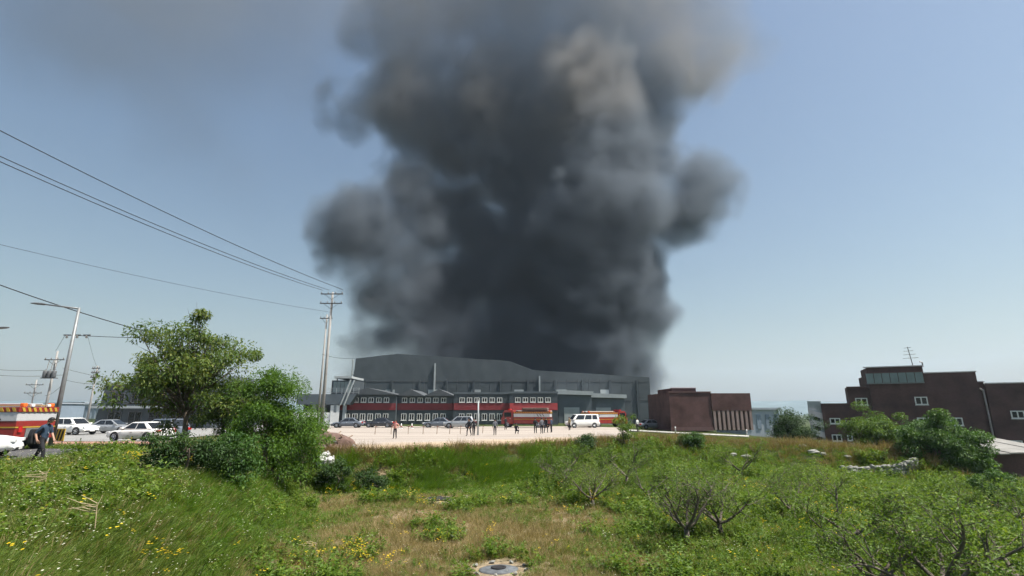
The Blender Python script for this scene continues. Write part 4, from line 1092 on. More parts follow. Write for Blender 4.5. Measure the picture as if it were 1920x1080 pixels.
# heap of rubble at the lot corner
cx, cy = GY(618, 34.5).xy; zc = h1(cx, cy)
o = empty('rubble_heap', (cx, cy, zc), 0, 'heap of brown earth and broken timber at the left corner of the lot', 'rubble heap')
lump('earth', 'rubble', o, (0, 0, .05), 1.7, 1.1, .95, 3, 4, .12)
for i in range(34):
    a = rng.uniform(0, 6.28); r_ = rng.uniform(.2, 1.0); lump('clod', 'rubble' if i % 3 else 'stone', o, (math.cos(a) * 1.8 * r_, math.sin(a) * 1.25 * r_, 1.0 * (1 - r_ ** 2) + .05), rng.uniform(.08, .26), rng.uniform(.08, .2), rng.uniform(.06, .15), i, 1, .3)
for i in range(12):
    a = rng.uniform(0, 6.28); x, y = rng.uniform(-1.4, 1.4), rng.uniform(-1, .6); z = 1.0 * max(0, 1 - (x / 1.8) ** 2 - (y / 1.2) ** 2) + .1
    l_ = rng.uniform(.3, .8); MB().tube([(x - math.cos(a) * l_, y - math.sin(a) * l_ * .5, z - .1), (x + math.cos(a) * l_, y + math.sin(a) * l_ * .5, z + rng.uniform(0, .35))], .04, 4).build('plank', 'wood', o)
for i, (px, py, s_) in enumerate(((601, 846, .42), (619, 846, .3), (610, 853, .26))):
    g = GY(px, 31.2 + .3 * i); o = empty('sack', (g.x, g.y, g.z), 0, ['largest white sack below the rubble heap', 'white sack right of the largest one below the rubble heap', 'smallest white sack below the rubble heap'][i], 'sack', 'white sacks')
    lump('bag', 'sack', o, (0, 0, s_ * .75), s_ * 1.1, s_ * .8, s_ * .8, 20 + i, 3, .14); lump('neck', 'sack', o, (s_ * .5, 0, s_ * 1.45), s_ * .25, s_ * .22, s_ * .3, 40 + i, 2, .2)
# dry-stone retaining wall under the ridge on the right
swo = empty('stone_wall', (0, 0, 0), 0, 'low curved dry-stone wall below the ridge, left of the round tree', 'stone wall')
arc = [G(1585, 893) + Vector((0, 0, 0)), G(1640, 892), G(1690, 890), G(1712, 884), G(1722, 874)]
def along(pts, t):
    t *= len(pts) - 1; i = min(int(t), len(pts) - 2); return pts[i].lerp(pts[i + 1], t - i)
proto = [lump('stone', 'stone', None, (0, 0, 0), .30, .22, .19, 60 + i, 2, .16) for i in range(5)]
for o_ in proto: COL.objects.unlink(o_)
for row in range(3):
    for k_ in range(19):
        t = (k_ + .5 * (row % 2) + rng.uniform(-.1, .1)) / 19.5
        p = along(arc, min(max(t, 0), 1)); c_ = proto[rng.randrange(5)].copy(); COL.objects.link(c_); c_.parent = swo
        c_.location = (p.x, p.y + .06 * row, h1(p.x, p.y) - .02 + row * .27 + rng.uniform(-.03, .03)); c_.scale = [rng.uniform(.7, 1.3) for _ in range(3)]; c_.rotation_euler = (rng.uniform(-.2, .2), rng.uniform(-.2, .2), rng.uniform(-.4, .4))
# rocks on the ridge
for i, (px, py, s_) in enumerate(((1505, 838, .3), (1525, 850, .4), (1545, 853, .3), (1400, 858, .5), (1375, 855, .4), (1590, 858, .3))):
    g = G(px, py); o = lump('rock', 'stone', None, tuple(g + Vector((0, 0, .05))), s_ * 1.1, s_ * .8, s_ * .45, 80 + i, 3, .16)
    tag(o, ['pale rock highest on the ridge, below the bushy shrub', 'largest pale rock on the ridge slope', 'pale rock beside the largest one on the ridge slope', 'dark rock in the slope below the brown fins', 'smaller dark rock beside the one below the brown fins', 'small pale rock on the ridge above the stone wall'][i], 'rock', 'rocks on the ridge')
# slab with a hole, in the dry grass at the bottom of the picture
o = empty('drain_slab', (drain.x, drain.y, drain.z + .02), R(10), 'flat grey slab with a dark hole lying in dry grass', 'slab')
V = MB(); V.lathe([(.60, -.06), (.58, .0), (.50, .025), (.24, .03), (.2, .03)], 28); sl_ = V.build('slab', mat('slab_grey', (.10, .11, .12), .75, .35, 4, .5), o, True); sl_.scale = (1, .72, 1)
q = MB().lathe([(.21, .031), (.23, .06), (.17, .065), (.15, .034)], 20).build('rim', 'rubber', o, True); q.scale = (1, .8, 1)
q = MB().lathe([(.145, .032), (.12, .036)], 20).build('hole', 'cable', o); q.scale = (1, .8, 1)
for i in range(9): 
    a = i * .7 + .3; lump('stone', 'stone', o, (math.cos(a) * .85, math.sin(a) * .62, .03), rng.uniform(.05, .13), rng.uniform(.05, .1), rng.uniform(.03, .06), 120 + i, 1, .3)
# scraps of black sheeting on bare soil
for i, (dx, dy, s_, lab) in enumerate(((-.9, .1, .45, 'small crumpled black sheet at the edge of the bare patch'), (.0, .4, .8, 'largest crumpled black sheet on the bare patch'), (1.1, -.9, .5, 'crumpled black sheet lying apart, beside green weeds'))):
    n_ = 14; xs = np.linspace(-1, 1, n_); X, Y = np.meshgrid(xs, xs); r_ = np.random.RandomState(i)
    Z = .16 * fnoise(X * 3 + i * 7, Y * 3, 1.0, i) * (1.2 - X ** 2 * .8 - Y ** 2 * .8) 
    Xw, Yw = X * s_ * (1 + .2 * (fnoise(X, Y + 4, .8, 2) - .5)), Y * s_ * .6 * (1 + .3 * (fnoise(X + 5, Y, .8, 3) - .5))
    wx, wy = scrap_at.x + dx + Xw, scrap_at.y + dy + Yw
    V = np.stack([wx, wy, H(wx, wy) + .03 + Z], -1).reshape(-1, 3); ii = np.arange(n_ * n_).reshape(n_, n_)
    Fc = np.stack([ii[:-1, :-1], ii[:-1, 1:], ii[1:, 1:], ii[1:, :-1]], -1).reshape(-1, 4)
    o = link('plastic_sheet', fastmesh('plastic_sheet', V, Fc), None, 'plasticsheet'); tag(o, lab, 'plastic sheet', 'scraps of sheeting')
    sd = o.modifiers.new('t', 'SOLIDIFY'); sd.thickness = .012
# dry fallen branches on the left bank
def fallen(px, py, label, seed, sc_=1.0):
    g = G(px, py); r_ = random.Random(seed); o = empty('dry_branch', tuple(g + Vector((0, 0, .22))), 0, label, 'branch', 'dry branches')
    for k_ in range(6):
        a = r_.uniform(2.6, 3.9); l_ = r_.uniform(.4, .8) * sc_; p0 = Vector((.35 * sc_, 0, .1 + .03 * k_)); p1 = p0 + Vector((math.cos(a) * l_, math.sin(a) * l_ * .7, r_.uniform(-.12, .12)))
        mid = p0.lerp(p1, .5) + Vector((0, 0, r_.uniform(-.03, .06)))
        MB().tube([p0, mid, p1], [.007, .006, .004], 5).build('stem', 'straw', o)
    MB().tube([(.38 * sc_, .02, -.15), (.36 * sc_, 0, .2), (.42 * sc_, .02, .38)], [.008, .007, .004], 5).build('stem', 'straw', o)
fallen(140, 1005, 'bundle of dry pale stalks lying in the grass at lower left', 1, .8)
fallen(60, 925, 'single dry stalks near the left edge of the grass', 2, .7)
fallen(575, 1050, 'dry stalks by the bare patch at the foot of the bank', 3, .7)

# ------------------------------------------------------------------ trees and shrubs
def leaves_mesh(name, C, D, N, L, Wd, tint, fold=.18):
    """C centres, D directions, N normals (n,3); L, Wd lengths -> one mesh of folded pointed leaves (two quads each)"""
    C, D, N = (np.asarray(a, float) for a in (C, D, N))
    D = D / np.linalg.norm(D, axis=1, keepdims=True)
    S = np.cross(D, N); S /= np.maximum(np.linalg.norm(S, axis=1, keepdims=True), 1e-6); U = np.cross(S, D)
    L = np.asarray(L)[:, None]; Wd = np.asarray(Wd)[:, None]
    base = C - D * L * .5; tip = C + D * L * .5 - U * L * .12; mid = C
    lf = C + S * Wd * .5 + U * Wd * fold - D * L * .05; rt = C - S * Wd * .5 + U * Wd * fold - D * L * .05
    V = np.stack([base, rt, tip, lf], 1).reshape(-1, 3)
    n = len(C); i = np.arange(n)[:, None] * 4
    Fc = np.concatenate([i + np.array([[0, 1, 2]]), i + np.array([[0, 2, 3]])], 0)
    return fastmesh(name, V, Fc, np.repeat(tint, 4))
def rnd_dirs(rs, n):
    v = rs.normal(size=(n, 3)); return v / np.linalg.norm(v, axis=1, keepdims=True)

def clump_tree(loc, label, seed, trunk_h, cr, cz, clumps, per, leaf, lw, leafm, barkm='bark', crad=(.5, .9), trunk_r=.14, name='tree', group=None, stems=1, shell=.55, squash=.75, lean=(0, 0), skirt=0.0, cat='tree'):
    """tree with a trunk, limbs running to each clump, and leaf clumps spread through an ellipsoidal crown.
       cr=(rx,ry,rz) crown radii, cz crown centre height"""
    rs = np.random.RandomState(seed); o = empty(name, loc, 0, label, cat, group)
    cen = []
    while len(cen) < clumps:
        d = rnd_dirs(rs, 1)[0]; r = shell + (1 - shell) * rs.rand() if rs.rand() < .72 else rs.rand() * shell
        p = d * r * (1 + .22 * rs.normal() * .6)
        if p[2] < -.85 + skirt and rs.rand() < .6: continue
        cen.append(np.array([p[0] * cr[0] + lean[0] * (p[2] + 1) * .5, p[1] * cr[1] + lean[1] * (p[2] + 1) * .5, cz + p[2] * cr[2]]))
    cen = np.array(cen)
    tb = MB(); top = Vector((lean[0] * .4, lean[1] * .4, trunk_h)); tops = []
    for s in range(stems):
        off = Vector((rs.normal() * .25, rs.normal() * .25, 0)) if stems > 1 else Vector((0, 0, 0))
        t_ = top + off * 2.2; mid = off.lerp(t_, .5) + Vector((rs.normal() * .08, rs.normal() * .08, 0))
        tb.tube([off + Vector((0, 0, -.3)), off + Vector((0, 0, .1)), mid, t_], [trunk_r * 1.35, trunk_r, trunk_r * .8, trunk_r * .6], 8); tops.append(t_)
    for c_ in cen:
        c_ = Vector(c_); t_ = min(tops, key=lambda q: (q - c_).length); a = t_ - Vector((0, 0, rs.rand() * trunk_h * .35))
        m1 = a.lerp(c_, .4) + Vector((rs.normal() * .1, rs.normal() * .1, .12 * (c_ - a).length * rs.rand()))
        tb.tube([a, m1, c_], [trunk_r * .38, trunk_r * .22, trunk_r * .06], 5, False)
        for _ in range(2):
            e = c_ + Vector(rnd_dirs(rs, 1)[0]) * crad[1] * .7; tb.tube([m1.lerp(c_, .6), e], [trunk_r * .1, trunk_r * .03], 4, False)
    tb.build('trunk', barkm, o, True, fix=False)
    C, D, N, T = [], [], [], []
    for c_ in cen:
        n = int(per * rs.uniform(.6, 1.4)); r = rs.uniform(*crad); d = rnd_dirs(rs, n); rr = r * rs.rand(n) ** .45
        p = c_ + d * rr[:, None] * np.array([1.15, 1.15, squash])
        C.append(p); out = d * .8 + (c_ - np.array([0, 0, cz])) * .25 / max(cr)
        D.append(d * .7 + rnd_dirs(rs, n) * .6 + np.array([0, 0, -.35])); N.append(np.array([0, 0, .9]) + rnd_dirs(rs, n) * .75 + out * .3)
        T.append(np.clip(rs.normal(.42, .17, n) + rs.normal() * .1, 0, 1))
    C, D, N, T = (np.concatenate(a) for a in (C, D, N, T))
    L = leaf * rs.uniform(.65, 1.3, len(C))
    me = leaves_mesh('crown', C, D, N, L, L * lw, T); link('crown', me, o, leafm)
    return o

def fruit_mesh(seed, spread=2.0, hgt=2.2, dens=1.0, trunk=.55):
    """open-centred orchard tree: short trunk, rising limbs, twigs with leaves along them"""
    rs = np.random.RandomState(seed); tb = MB(); C, D = [], []
    def branch(p, d, length, r, lvl):
        n = 5 if lvl < 2 else 4; pts, rad = [p], [r]; q, dd = p.copy(), d.copy()
        for i in range(n):
            dd = (dd + Vector(rs.normal(size=3)) * (.16 if lvl < 2 else .24) + Vector((0, 0, .10 if lvl < 2 else .03))).normalized()
            q = q + dd * length / n; pts.append(q.copy()); rad.append(r * (1 - .55 * (i + 1) / n))
            if lvl < 3 and i >= (1 if lvl == 0 else 0):
                for _ in range(2 if lvl < 2 else 1 + (rs.rand() < .5)):
                    if rs.rand() < (.62 if lvl else .8):
                        a = Vector(rs.normal(size=3)); a = (a - dd * a.dot(dd)).normalized()
                        branch(q.copy(), (dd * .55 + a * .8 + Vector((0, 0, .08))).normalized(), length * rs.uniform(.38, .6), r * (1 - .55 * (i + 1) / n) * .55, lvl + 1)
            if lvl >= 2:
                for _ in range(int(rs.poisson(1.25 * dens))):
                    C.append(np.array(q) - np.array(dd) * length / n * rs.rand() + rs.normal(size=3) * .07); D.append(np.array(dd) * .6 + rnd_dirs(rs, 1)[0] + np.array([0, 0, -.2]))
        tb.tube(pts, rad, 6 if lvl < 2 else 4, False)
    top = Vector((rs.normal() * .06, rs.normal() * .06, trunk)); tb.tube([(0, 0, -.25), (0, 0, .12), top], [.13, .10, .09], 8)
    nl = 4 + seed % 2
    for i in range(nl):
        a = 2 * math.pi * (i + rs.uniform(-.25, .25)) / nl; el = rs.uniform(.45, .85)
        branch(top.copy(), Vector((math.cos(a) * math.cos(el), math.sin(a) * math.cos(el), math.sin(el))), spread * rs.uniform(.85, 1.2), .062, 0)
    me1 = bpy.data.meshes.new('trunk'); me1.from_pydata(tb.v, [], tb.f); me1.materials.append(M['barkpale'])
    me1.polygons.foreach_set('use_smooth', [True] * len(me1.polygons))
    C, D = np.array(C), np.array(D); n = len(C); N = np.array([0, 0, .8]) + rnd_dirs(rs, n) * .8
    L = rs.uniform(.07, .13, n); me2 = leaves_mesh('crown', C, D, N, L, L * .45, np.clip(rs.normal(.5, .2, n), 0, 1)); me2.materials.append(M['leaf_fruit'])
    return me1, me2

# big roadside tree on the left
g = GY(345, 30)
clump_tree((g.x, g.y, g.z), 'spreading roadside tree with yellowish leaf tips, left of the green bush', 3, 2.6, (3.6, 3.2, 4.1), 4.4, 90, 250, .2, .42, 'leaf_tree', crad=(.45, 1.15), trunk_r=.17, name='roadside_tree', shell=.45, squash=.8, cat='tree', lean=(-.5, 0))
# tall bright bush and its neighbours on the bank
g = G(512, 912)
clump_tree((g.x, g.y, g.z), 'tall bright green bush standing on the bank foot', 8, 2.0, (2.15, 1.8, 2.6), 2.65, 80, 330, .13, .4, 'leaf_bush', crad=(.35, .7), trunk_r=.05, name='bush', stems=5, shell=.6, squash=1.0, skirt=0, cat='bush', group='bushes on the bank')
g = G(425, 906)
clump_tree((g.x, g.y, g.z), 'dark low bush between the tall bright bush and the grass bank', 12, 1.0, (1.15, 1.0, .85), .8, 30, 300, .11, .45, 'leaf_round', crad=(.3, .6), trunk_r=.045, name='bush', stems=4, cat='bush', group='bushes on the bank')
g = G(345, 886)
clump_tree((g.x, g.y, g.z), 'dark spreading bush below the roadside tree', 14, .8, (1.5, 1.0, .65), .6, 32, 260, .10, .45, 'leaf_dark', crad=(.3, .55), trunk_r=.04, name='bush', stems=4, cat='bush', group='bushes on the bank')
g = GY(560, 29)
clump_tree((g.x, g.y, g.z), 'yellow-green bush right behind the tall bright bush', 15, 1.6, (1.3, 1.2, 1.9), 2.2, 34, 260, .12, .42, 'leaf_bush', crad=(.3, .6), trunk_r=.04, name='bush', stems=4, cat='bush', group='bushes on the bank')
g = GY(430, 31)
clump_tree((g.x, g.y, g.z), 'leafy bush at the foot of the roadside tree trunk', 16, 1.6, (2.2, 1.5, 1.8), 2.4, 44, 260, .15, .42, 'leaf_tree', crad=(.4, .8), trunk_r=.05, name='bush', stems=4, cat='bush', group='bushes on the bank')
g = GY(622, 30.2)
clump_tree((g.x, g.y, g.z), 'small dark bush below the white sacks', 17, .7, (.95, .8, .8), .8, 24, 240, .11, .5, 'leaf_dark', crad=(.22, .45), trunk_r=.035, name='bush', stems=4, cat='bush', group='bushes on the bank')
g = GY(690, 30.5)
clump_tree((g.x, g.y, g.z), 'low dark weed clump on the embankment, right of the rubble heap', 18, .4, (1.0, .7, .5), .55, 20, 220, .1, .5, 'leaf_dark', crad=(.2, .4), trunk_r=.03, name='bush', stems=4, cat='bush', group='bushes on the bank')
# sapling on the lot edge
g = GY(1172, 44)
clump_tree((g.x, g.y, g.z), 'thin sapling at the edge of the sand lot', 21, 1.0, (1.05, .9, 1.15), 1.5, 22, 90, .13, .45, 'leaf_fruit', 'bark', crad=(.25, .5), trunk_r=.045, name='sapling', stems=2, cat='tree')
# trees by the brown buildings
g = GY(1492, 60)
clump_tree((g.x, g.y, g.z), 'grey-green bushy shrub between the brown fins and the stair tower', 23, 1.4, (2.5, 2.2, 2.1), 2.6, 60, 240, .17, .45, 'leaf_dark', crad=(.5, .95), trunk_r=.06, name='shrub', stems=4, cat='shrub', group='shrubs by the brown buildings')
g = GY(1650, 52)
clump_tree((g.x, g.y, g.z), 'loose yellow-green tree in front of the brown block, left of the round tree', 25, 2.4, (2.8, 2.4, 3.2), 3.2, 72, 230, .19, .45, 'leaf_fruit', crad=(.5, 1.0), trunk_r=.1, name='tree', stems=2, shell=.55, cat='tree', group='shrubs by the brown buildings')
g = GY(1768, 40.5)
clump_tree((g.x, g.y, g.z), 'dense round dark green tree in front of the brown block', 27, 1.6, (2.6, 2.5, 2.05), 2.3, 110, 430, .16, .48, 'leaf_round', crad=(.5, .85), trunk_r=.14, name='round_tree', stems=1, shell=.72, squash=.7, cat='tree')
g = GY(1835, 44)
clump_tree((g.x, g.y, g.z), 'smaller green bush leaning on the round tree beside the outbuilding', 28, 1.0, (1.4, 1.3, 1.3), 1.4, 36, 260, .15, .48, 'leaf_round', crad=(.35, .6), trunk_r=.06, name='shrub', stems=3, cat='shrub', group='shrubs by the brown buildings')
# hedge-like bushes along the low field on the right
for i, (px, Yb, rx, rz_, lab) in enumerate(((1880, 33, 1.5, .6, 'low scrub bush in front of the outbuilding'), (1870, 28, 1.4, .9, 'dark scrub bush in the field near the right edge'), (1760, 27, 1.2, .8, 'dark scrub bush in mid field below the round tree'), 
                                           (1100, 41.5, 1.0, .5, 'grey twiggy scrub at the lot edge below the sapling'), (1300, 47, 1.2, .6, 'dark scrub on the slope below the kerb post'))):
    g = GY(px, Yb)
    clump_tree((g.x, g.y, g.z), lab, 40 + i, .6, (rx, rx * .8, rz_), rz_ * .95, 30, 200, .12, .45, ('leaf_dark', 'leaf_round', 'leaf_fruit')[i % 3], crad=(.3, .55), trunk_r=.035, name='scrub_bush', stems=4, cat='bush', group='scrub bushes in the field')

# orchard
fm = [fruit_mesh(101 + i, 1.75 + .15 * i, dens=1.0 + .15 * (i % 2)) for i in range(4)] + [fruit_mesh(131, 1.9, dens=.45), fruit_mesh(137, 1.9, dens=.5)]
OR = [(1288, 19.2, 4, 1.0, 'bare-limbed fruit tree with a pale trunk foot and yellow flowers below'), (1352, 20.2, 5, .95, 'leaning fruit tree with dark limbs just right of the pale-footed one'),
      (1490, 23.0, 4, .85, 'low fruit tree with a spread fork in the middle of the orchard'), (1112, 26.0, 5, .85, 'fruit tree with black crooked limbs nearest the embankment'),
      (1330, 25.5, 0, .75, 'leafy fruit tree behind the pale-footed one'), (1218, 27.5, 1, .8, 'leafy fruit tree in the second row, left of centre'),
      (1055, 31.5, 2, .95, 'leafy fruit tree at the embankment foot'), (1175, 34.0, 3, 1.0, 'leafy fruit tree in the back row below the sapling'), (1560, 29.5, 2, .65, 'leafy fruit tree left of the low scrub'), (1390, 37.5, 3, .9, 'leafy fruit tree below the dark rocks'),
      (1775, 13.2, 2, 1.05, 'leafy fruit tree with a dark trunk in the lower right corner'), (1650, 14.0, 3, .85, 'leafy fruit tree left of the corner one'), (1905, 14.2, 0, 1.0, 'leafy fruit tree cut by the right edge, bottom row'),
      (1600, 18.5, 1, .9, 'leafy fruit tree above the bottom row, right of the forked one'), (1720, 19.0, 0, .7, 'leafy fruit tree in the second row on the right'), (1680, 24.5, 2, .6, 'leafy fruit tree in the third row on the right'), (1800, 23.8, 1, .6, 'leafy fruit tree by the dark scrub on the right'), (1915, 23.0, 2, .65, 'leafy fruit tree cut by the right edge, third row'),
      (1520, 35.0, 0, .6, 'small fruit tree under the ridge rocks')]
rs = np.random.RandomState(9)
for px, Yt, k_, s_, lab in OR:
    g = GY(px, Yt); o = empty('fruit_tree', (g.x, g.y, g.z), rs.uniform(0, 6.28), lab, 'fruit tree', 'orchard trees'); o.scale = (s_, s_, s_ * .78)
    for nm, me in zip(('trunk', 'crown'), fm[k_]): c_ = bpy.data.objects.new(nm, me); COL.objects.link(c_); c_.parent = o

# ------------------------------------------------------------------ grass, weeds, flowers (scattered, uncountable)
SRC = bpy.data.collections.new('tuft_sources')          # not linked to the scene: only instanced
def src(name, me, m):
    me.materials.append(M[m]); o = bpy.data.objects.new(name, me); c_ = bpy.data.collections.new(name + '_set') if name[:-2] not in SETS else SETS[name[:-2]]
    SETS[name[:-2]] = c_; c_.objects.link(o)
SETS = {}
def tuft(seed, n, hgt, spread, wd, lean=.5, bias=(0, 0), curl=.6, segs=3):
    rs = np.random.RandomState(seed); V, Fc, T = [], [], []
    for b_ in range(n):
        a = rs.uniform(0, 6.28); r = spread * rs.rand() ** .6; p = np.array([math.cos(a) * r, math.sin(a) * r, -.03])
        h_ = hgt * rs.uniform(.45, 1.15); d = np.array([math.cos(a) * lean * rs.uniform(.1, 1) + bias[0], math.sin(a) * lean * rs.uniform(.1, 1) + bias[1], 1.0]); d /= np.linalg.norm(d)
        ph = rs.uniform(0, 6.28); sd = np.array([math.cos(ph), math.sin(ph), 0]); i0 = len(V); t0 = np.clip(rs.normal(.42, .2), 0, 1); q = p
        for s in range(segs + 1):
            f_ = s / segs; w_ = wd * (1 - f_ ** 1.6) * rs.uniform(.8, 1.1) + .0006
            V += [q - sd * w_ / 2, q + sd * w_ / 2]; T += [t0 + .12 * f_] * 2
            d = d + np.array([d[0] * curl, d[1] * curl, -curl * .35]) / segs; d /= np.linalg.norm(d); q = q + d * h_ / segs
        for s in range(segs): Fc.append((i0 + 2 * s, i0 + 2 * s + 1, i0 + 2 * s + 3, i0 + 2 * s + 2))
    return fastmesh('tuft', np.array(V), Fc, np.array(T))
def forb(seed, stems, hgt, per, leaf, lw, spread=.12):
    rs = np.random.RandomState(seed); C, D, N = [], [], []
    for s in range(stems):
        a = rs.uniform(0, 6.28); d = np.array([math.cos(a) * .35, math.sin(a) * .35, 1]); p0 = np.array([math.cos(a), math.sin(a), 0]) * spread * rs.rand(); h_ = hgt * rs.uniform(.5, 1.15)
        for k_ in range(per):
            t = (k_ + rs.rand()) / per; q = p0 + d * h_ * t; b_ = rnd_dirs(rs, 1)[0]; b_[2] = abs(b_[2]) * .5; C.append(q + b_ * leaf * .55); D.append(b_); N.append(np.array([0, 0, 1]) + rnd_dirs(rs, 1)[0] * .5)
    n = len(C); L = leaf * rs.uniform(.6, 1.25, n); return leaves_mesh('forb', C, D, N, L, L * lw, np.clip(rs.normal(.5, .2, n), 0, 1))
def flower(seed, n, hgt, size, spread=.18):
    rs = np.random.RandomState(seed); C, D, N = [], [], []
    for k_ in range(n):
        a = rs.uniform(0, 6.28); p = np.array([math.cos(a) * spread * rs.rand(), math.sin(a) * spread * rs.rand(), hgt * rs.uniform(.7, 1.15)])
        for j in range(5):
            b_ = j * 1.2566 + a; dd = np.array([math.cos(b_), math.sin(b_), .25]); C.append(p + dd * size * .3); D.append(dd); N.append(np.array([0, 0, 1.]))
    n = len(C); L = np.full(n, size * .62); return leaves_mesh('flower', C, D, N, L, L * .8, np.clip(rs.normal(.5, .2, n), 0, 1))
for i in range(3): src('grass_%d' % i, tuft(i, 50, .21, .2, .011, 1.1, curl=.9), 'grass')
for i in range(3): src('lush_%d' % i, tuft(10 + i, 50, .21, .2, .013, 1.1, curl=1.0), 'grasslush')
for i in range(3): src('dry_%d' % i, tuft(20 + i, 44, .20, .17, .008, .8), 'grassdry')
for i in range(2): src('tall_%d' % i, tuft(30 + i, 56, .8, .3, .015, .45, (.22, -.1), .9, 4), 'grasslush')
for i in range(2): src('brown_%d' % i, tuft(40 + i, 44, .46, .22, .013, .5, (.1, 0), .5), 'grassbrown')
for i in range(3): src('weed_%d' % i, forb(50 + i, 7, .34, 9, .085, .5), 'weed')
for i in range(2): src('flower_%d' % i, flower(60 + i, 5, .36, .034), 'petal')
for i in range(2): src('daisy_%d' % i, flower(70 + i, 6, .42, .024, .3), 'petalwhite')

def scatter(name, key, X, Y, scl, rs, label, tilt=.12, free=True):
    n = len(X); Z = H(X, Y)
    me = bpy.data.meshes.new(name); me.vertices.add(n); me.vertices.foreach_set('co', np.stack([X, Y, Z], -1).astype(np.float32).ravel())
    rot = np.stack([rs.normal(0, tilt, n), rs.normal(0, tilt, n), rs.uniform(0, 6.28, n) if free else rs.normal(0, .35, n)], -1)
    a = me.attributes.new('rot', 'FLOAT_VECTOR', 'POINT'); a.data.foreach_set('vector', rot.astype(np.float32).ravel())
    a = me.attributes.new('scl', 'FLOAT', 'POINT'); a.data.foreach_set('value', np.asarray(scl, np.float32))
    a = me.attributes.new('idx', 'INT', 'POINT'); a.data.foreach_set('value', rs.randint(0, 6, n).astype(np.int32))
    o = bpy.data.objects.new(name, me); COL.objects.link(o); tag(o, label, kind='stuff')
    ng = bpy.data.node_groups.new(name + '_scatter', 'GeometryNodeTree')
    ng.interface.new_socket('Geometry', in_out='INPUT', socket_type='NodeSocketGeometry'); ng.interface.new_socket('Geometry', in_out='OUTPUT', socket_type='NodeSocketGeometry')
    gi, go = ng.nodes.new('NodeGroupInput'), ng.nodes.new('NodeGroupOutput')
    ip = ng.nodes.new('GeometryNodeInstanceOnPoints'); ci = ng.nodes.new('GeometryNodeCollectionInfo')
    ci.inputs['Collection'].default_value = SETS[key]; ci.inputs['Separate Children'].default_value = True; ci.inputs['Reset Children'].default_value = True
    def na(nm, ty):
        q = ng.nodes.new('GeometryNodeInputNamedAttribute'); q.data_type = ty; q.inputs['Name'].default_value = nm; return [s for s in q.outputs if s.enabled][0]
    ng.links.new(gi.outputs[0], ip.inputs['Points']); ng.links.new(ci.outputs[0], ip.inputs['Instance']); ip.inputs['Pick Instance'].default_value = True
    ng.links.new(na('idx', 'INT'), ip.inputs['Instance Index']); ng.links.new(na('rot', 'FLOAT_VECTOR'), ip.inputs['Rotation']); ng.links.new(na('scl', 'FLOAT'), ip.inputs['Scale'])
    ng.links.new(ip.outputs[0], go.inputs[0])
    md = o.modifiers.new('scatter', 'NODES'); md.node_group = ng
    return o
rs = np.random.RandomState(77)
def polar(n, r0, r1, pw=1.0, a0=-52, a1=52):
    """points round the camera, denser nearby (uniform in r for pw=1)"""
    u = rs.rand(n); r = (r0 ** pw + (r1 ** pw - r0 ** pw) * u) ** (1 / pw); a = np.radians(rs.uniform(a0, a1, n)); return r * np.sin(a), r * np.cos(a), r
def paved(x, y):
    lot = (y > lot_edge(x) + .1) & (x > -12.2 - (y - 33) * .34) & (x < 11.6 + (y - 46) * .15)
    road = (y > 18.3) & (y < 30.7) & (x < -20 - (y - 22) * .12); pav = (y > 33) & (y < 96) & (x < -22)
    bare = ((x - drain.x) ** 2 + ((y - drain.y) * .8) ** 2 < .8) | ((x - scrap_at.x) ** 2 + ((y - scrap_at.y - .2) * .8) ** 2 < 1.2) | ((x - drain.x) ** 2 * 4 + (y - drain.y + 1.2) ** 2 < 1.6)
    return lot | road | pav | bare
X, Y, r = polar(105000, 3.2, 62, .8)
a, b = masks(X, Y); soil = soil_mask(X, Y); pv = paved(X, Y)
bank_top = np.exp(-((Y - lot_edge(X) + .3) / 1.0) ** 2) * (X < 33) * (X > -13)
nz = fnoise(X, Y, 3.0, 4); nz2 = fnoise(X, Y, 7.0, 1)
u = rs.rand(len(X)); far = np.clip(1 + (r - 12) * .018, 1, 1.7)
keep = ~pv
dryness = np.clip(soil * 1.6 + .3 * (nz - .5), 0, 1)
brownish = np.clip(bank_top * .75 * (X < 13) + .42 * np.exp(-((Y - lot_edge(X)) / 2.5) ** 2) * (X > 13) * (X < 33) + .35 * (nz2 - .5) * (b > .3), 0, 1)
is_dry = keep & (u < np.maximum(dryness, .07)) & (rs.rand(len(X)) < 1 - .45 * soil)
is_brown = keep & ~is_dry & (rs.rand(len(X)) < brownish)
is_green = keep & ~is_dry & ~is_brown & (rs.rand(len(X)) > soil * .93)
lush = is_green & (rs.rand(len(X)) < np.clip(.30 + 1.6 * (nz2 - .5) + .25 * (a < .1), 0, 1))
plain = is_green & ~lush
hs = (.5 + .6 * nz + .5 * vnoise(X, Y, .9, 3)) * far * np.where(a > .5, 1.1, .9)
def put(name, key, m_, k_, label, **kw): scatter(name, key, X[m_], Y[m_], (hs[m_] * k_ * rs.uniform(.75, 1.25, m_.sum())), rs, label, **kw)
put('grass', 'grass', plain, 1.0, 'dull green meadow grass over the bank and orchard')
put('lush_grass', 'lush', lush, .95, 'fresh bright green grass in patches')
put('dry_grass', 'dry', is_dry, 1.1, 'short straw coloured dry grass in the middle of the field')
put('brown_weeds', 'brown', is_brown, .95, 'brown dried weeds along the lot edge and ridge')
# tall leaning grass on the embankment face
X, Y = rs.uniform(-10.5, 5, 9000), rs.uniform(26, 45, 9000); a, b = masks(X, Y)
m_ = (b > .02) & (b < .84) & (fnoise(X, Y, 1.1, 4) > .40) & (rs.rand(9000) < np.clip(1.25 - sstep(.5, 5, X), 0, 1)); hs = .55 + .7 * fnoise(X, Y, 1.6, 2); put('tall_grass', 'tall', m_, .95, 'tall leaning grass on the embankment below the lot', free=False)
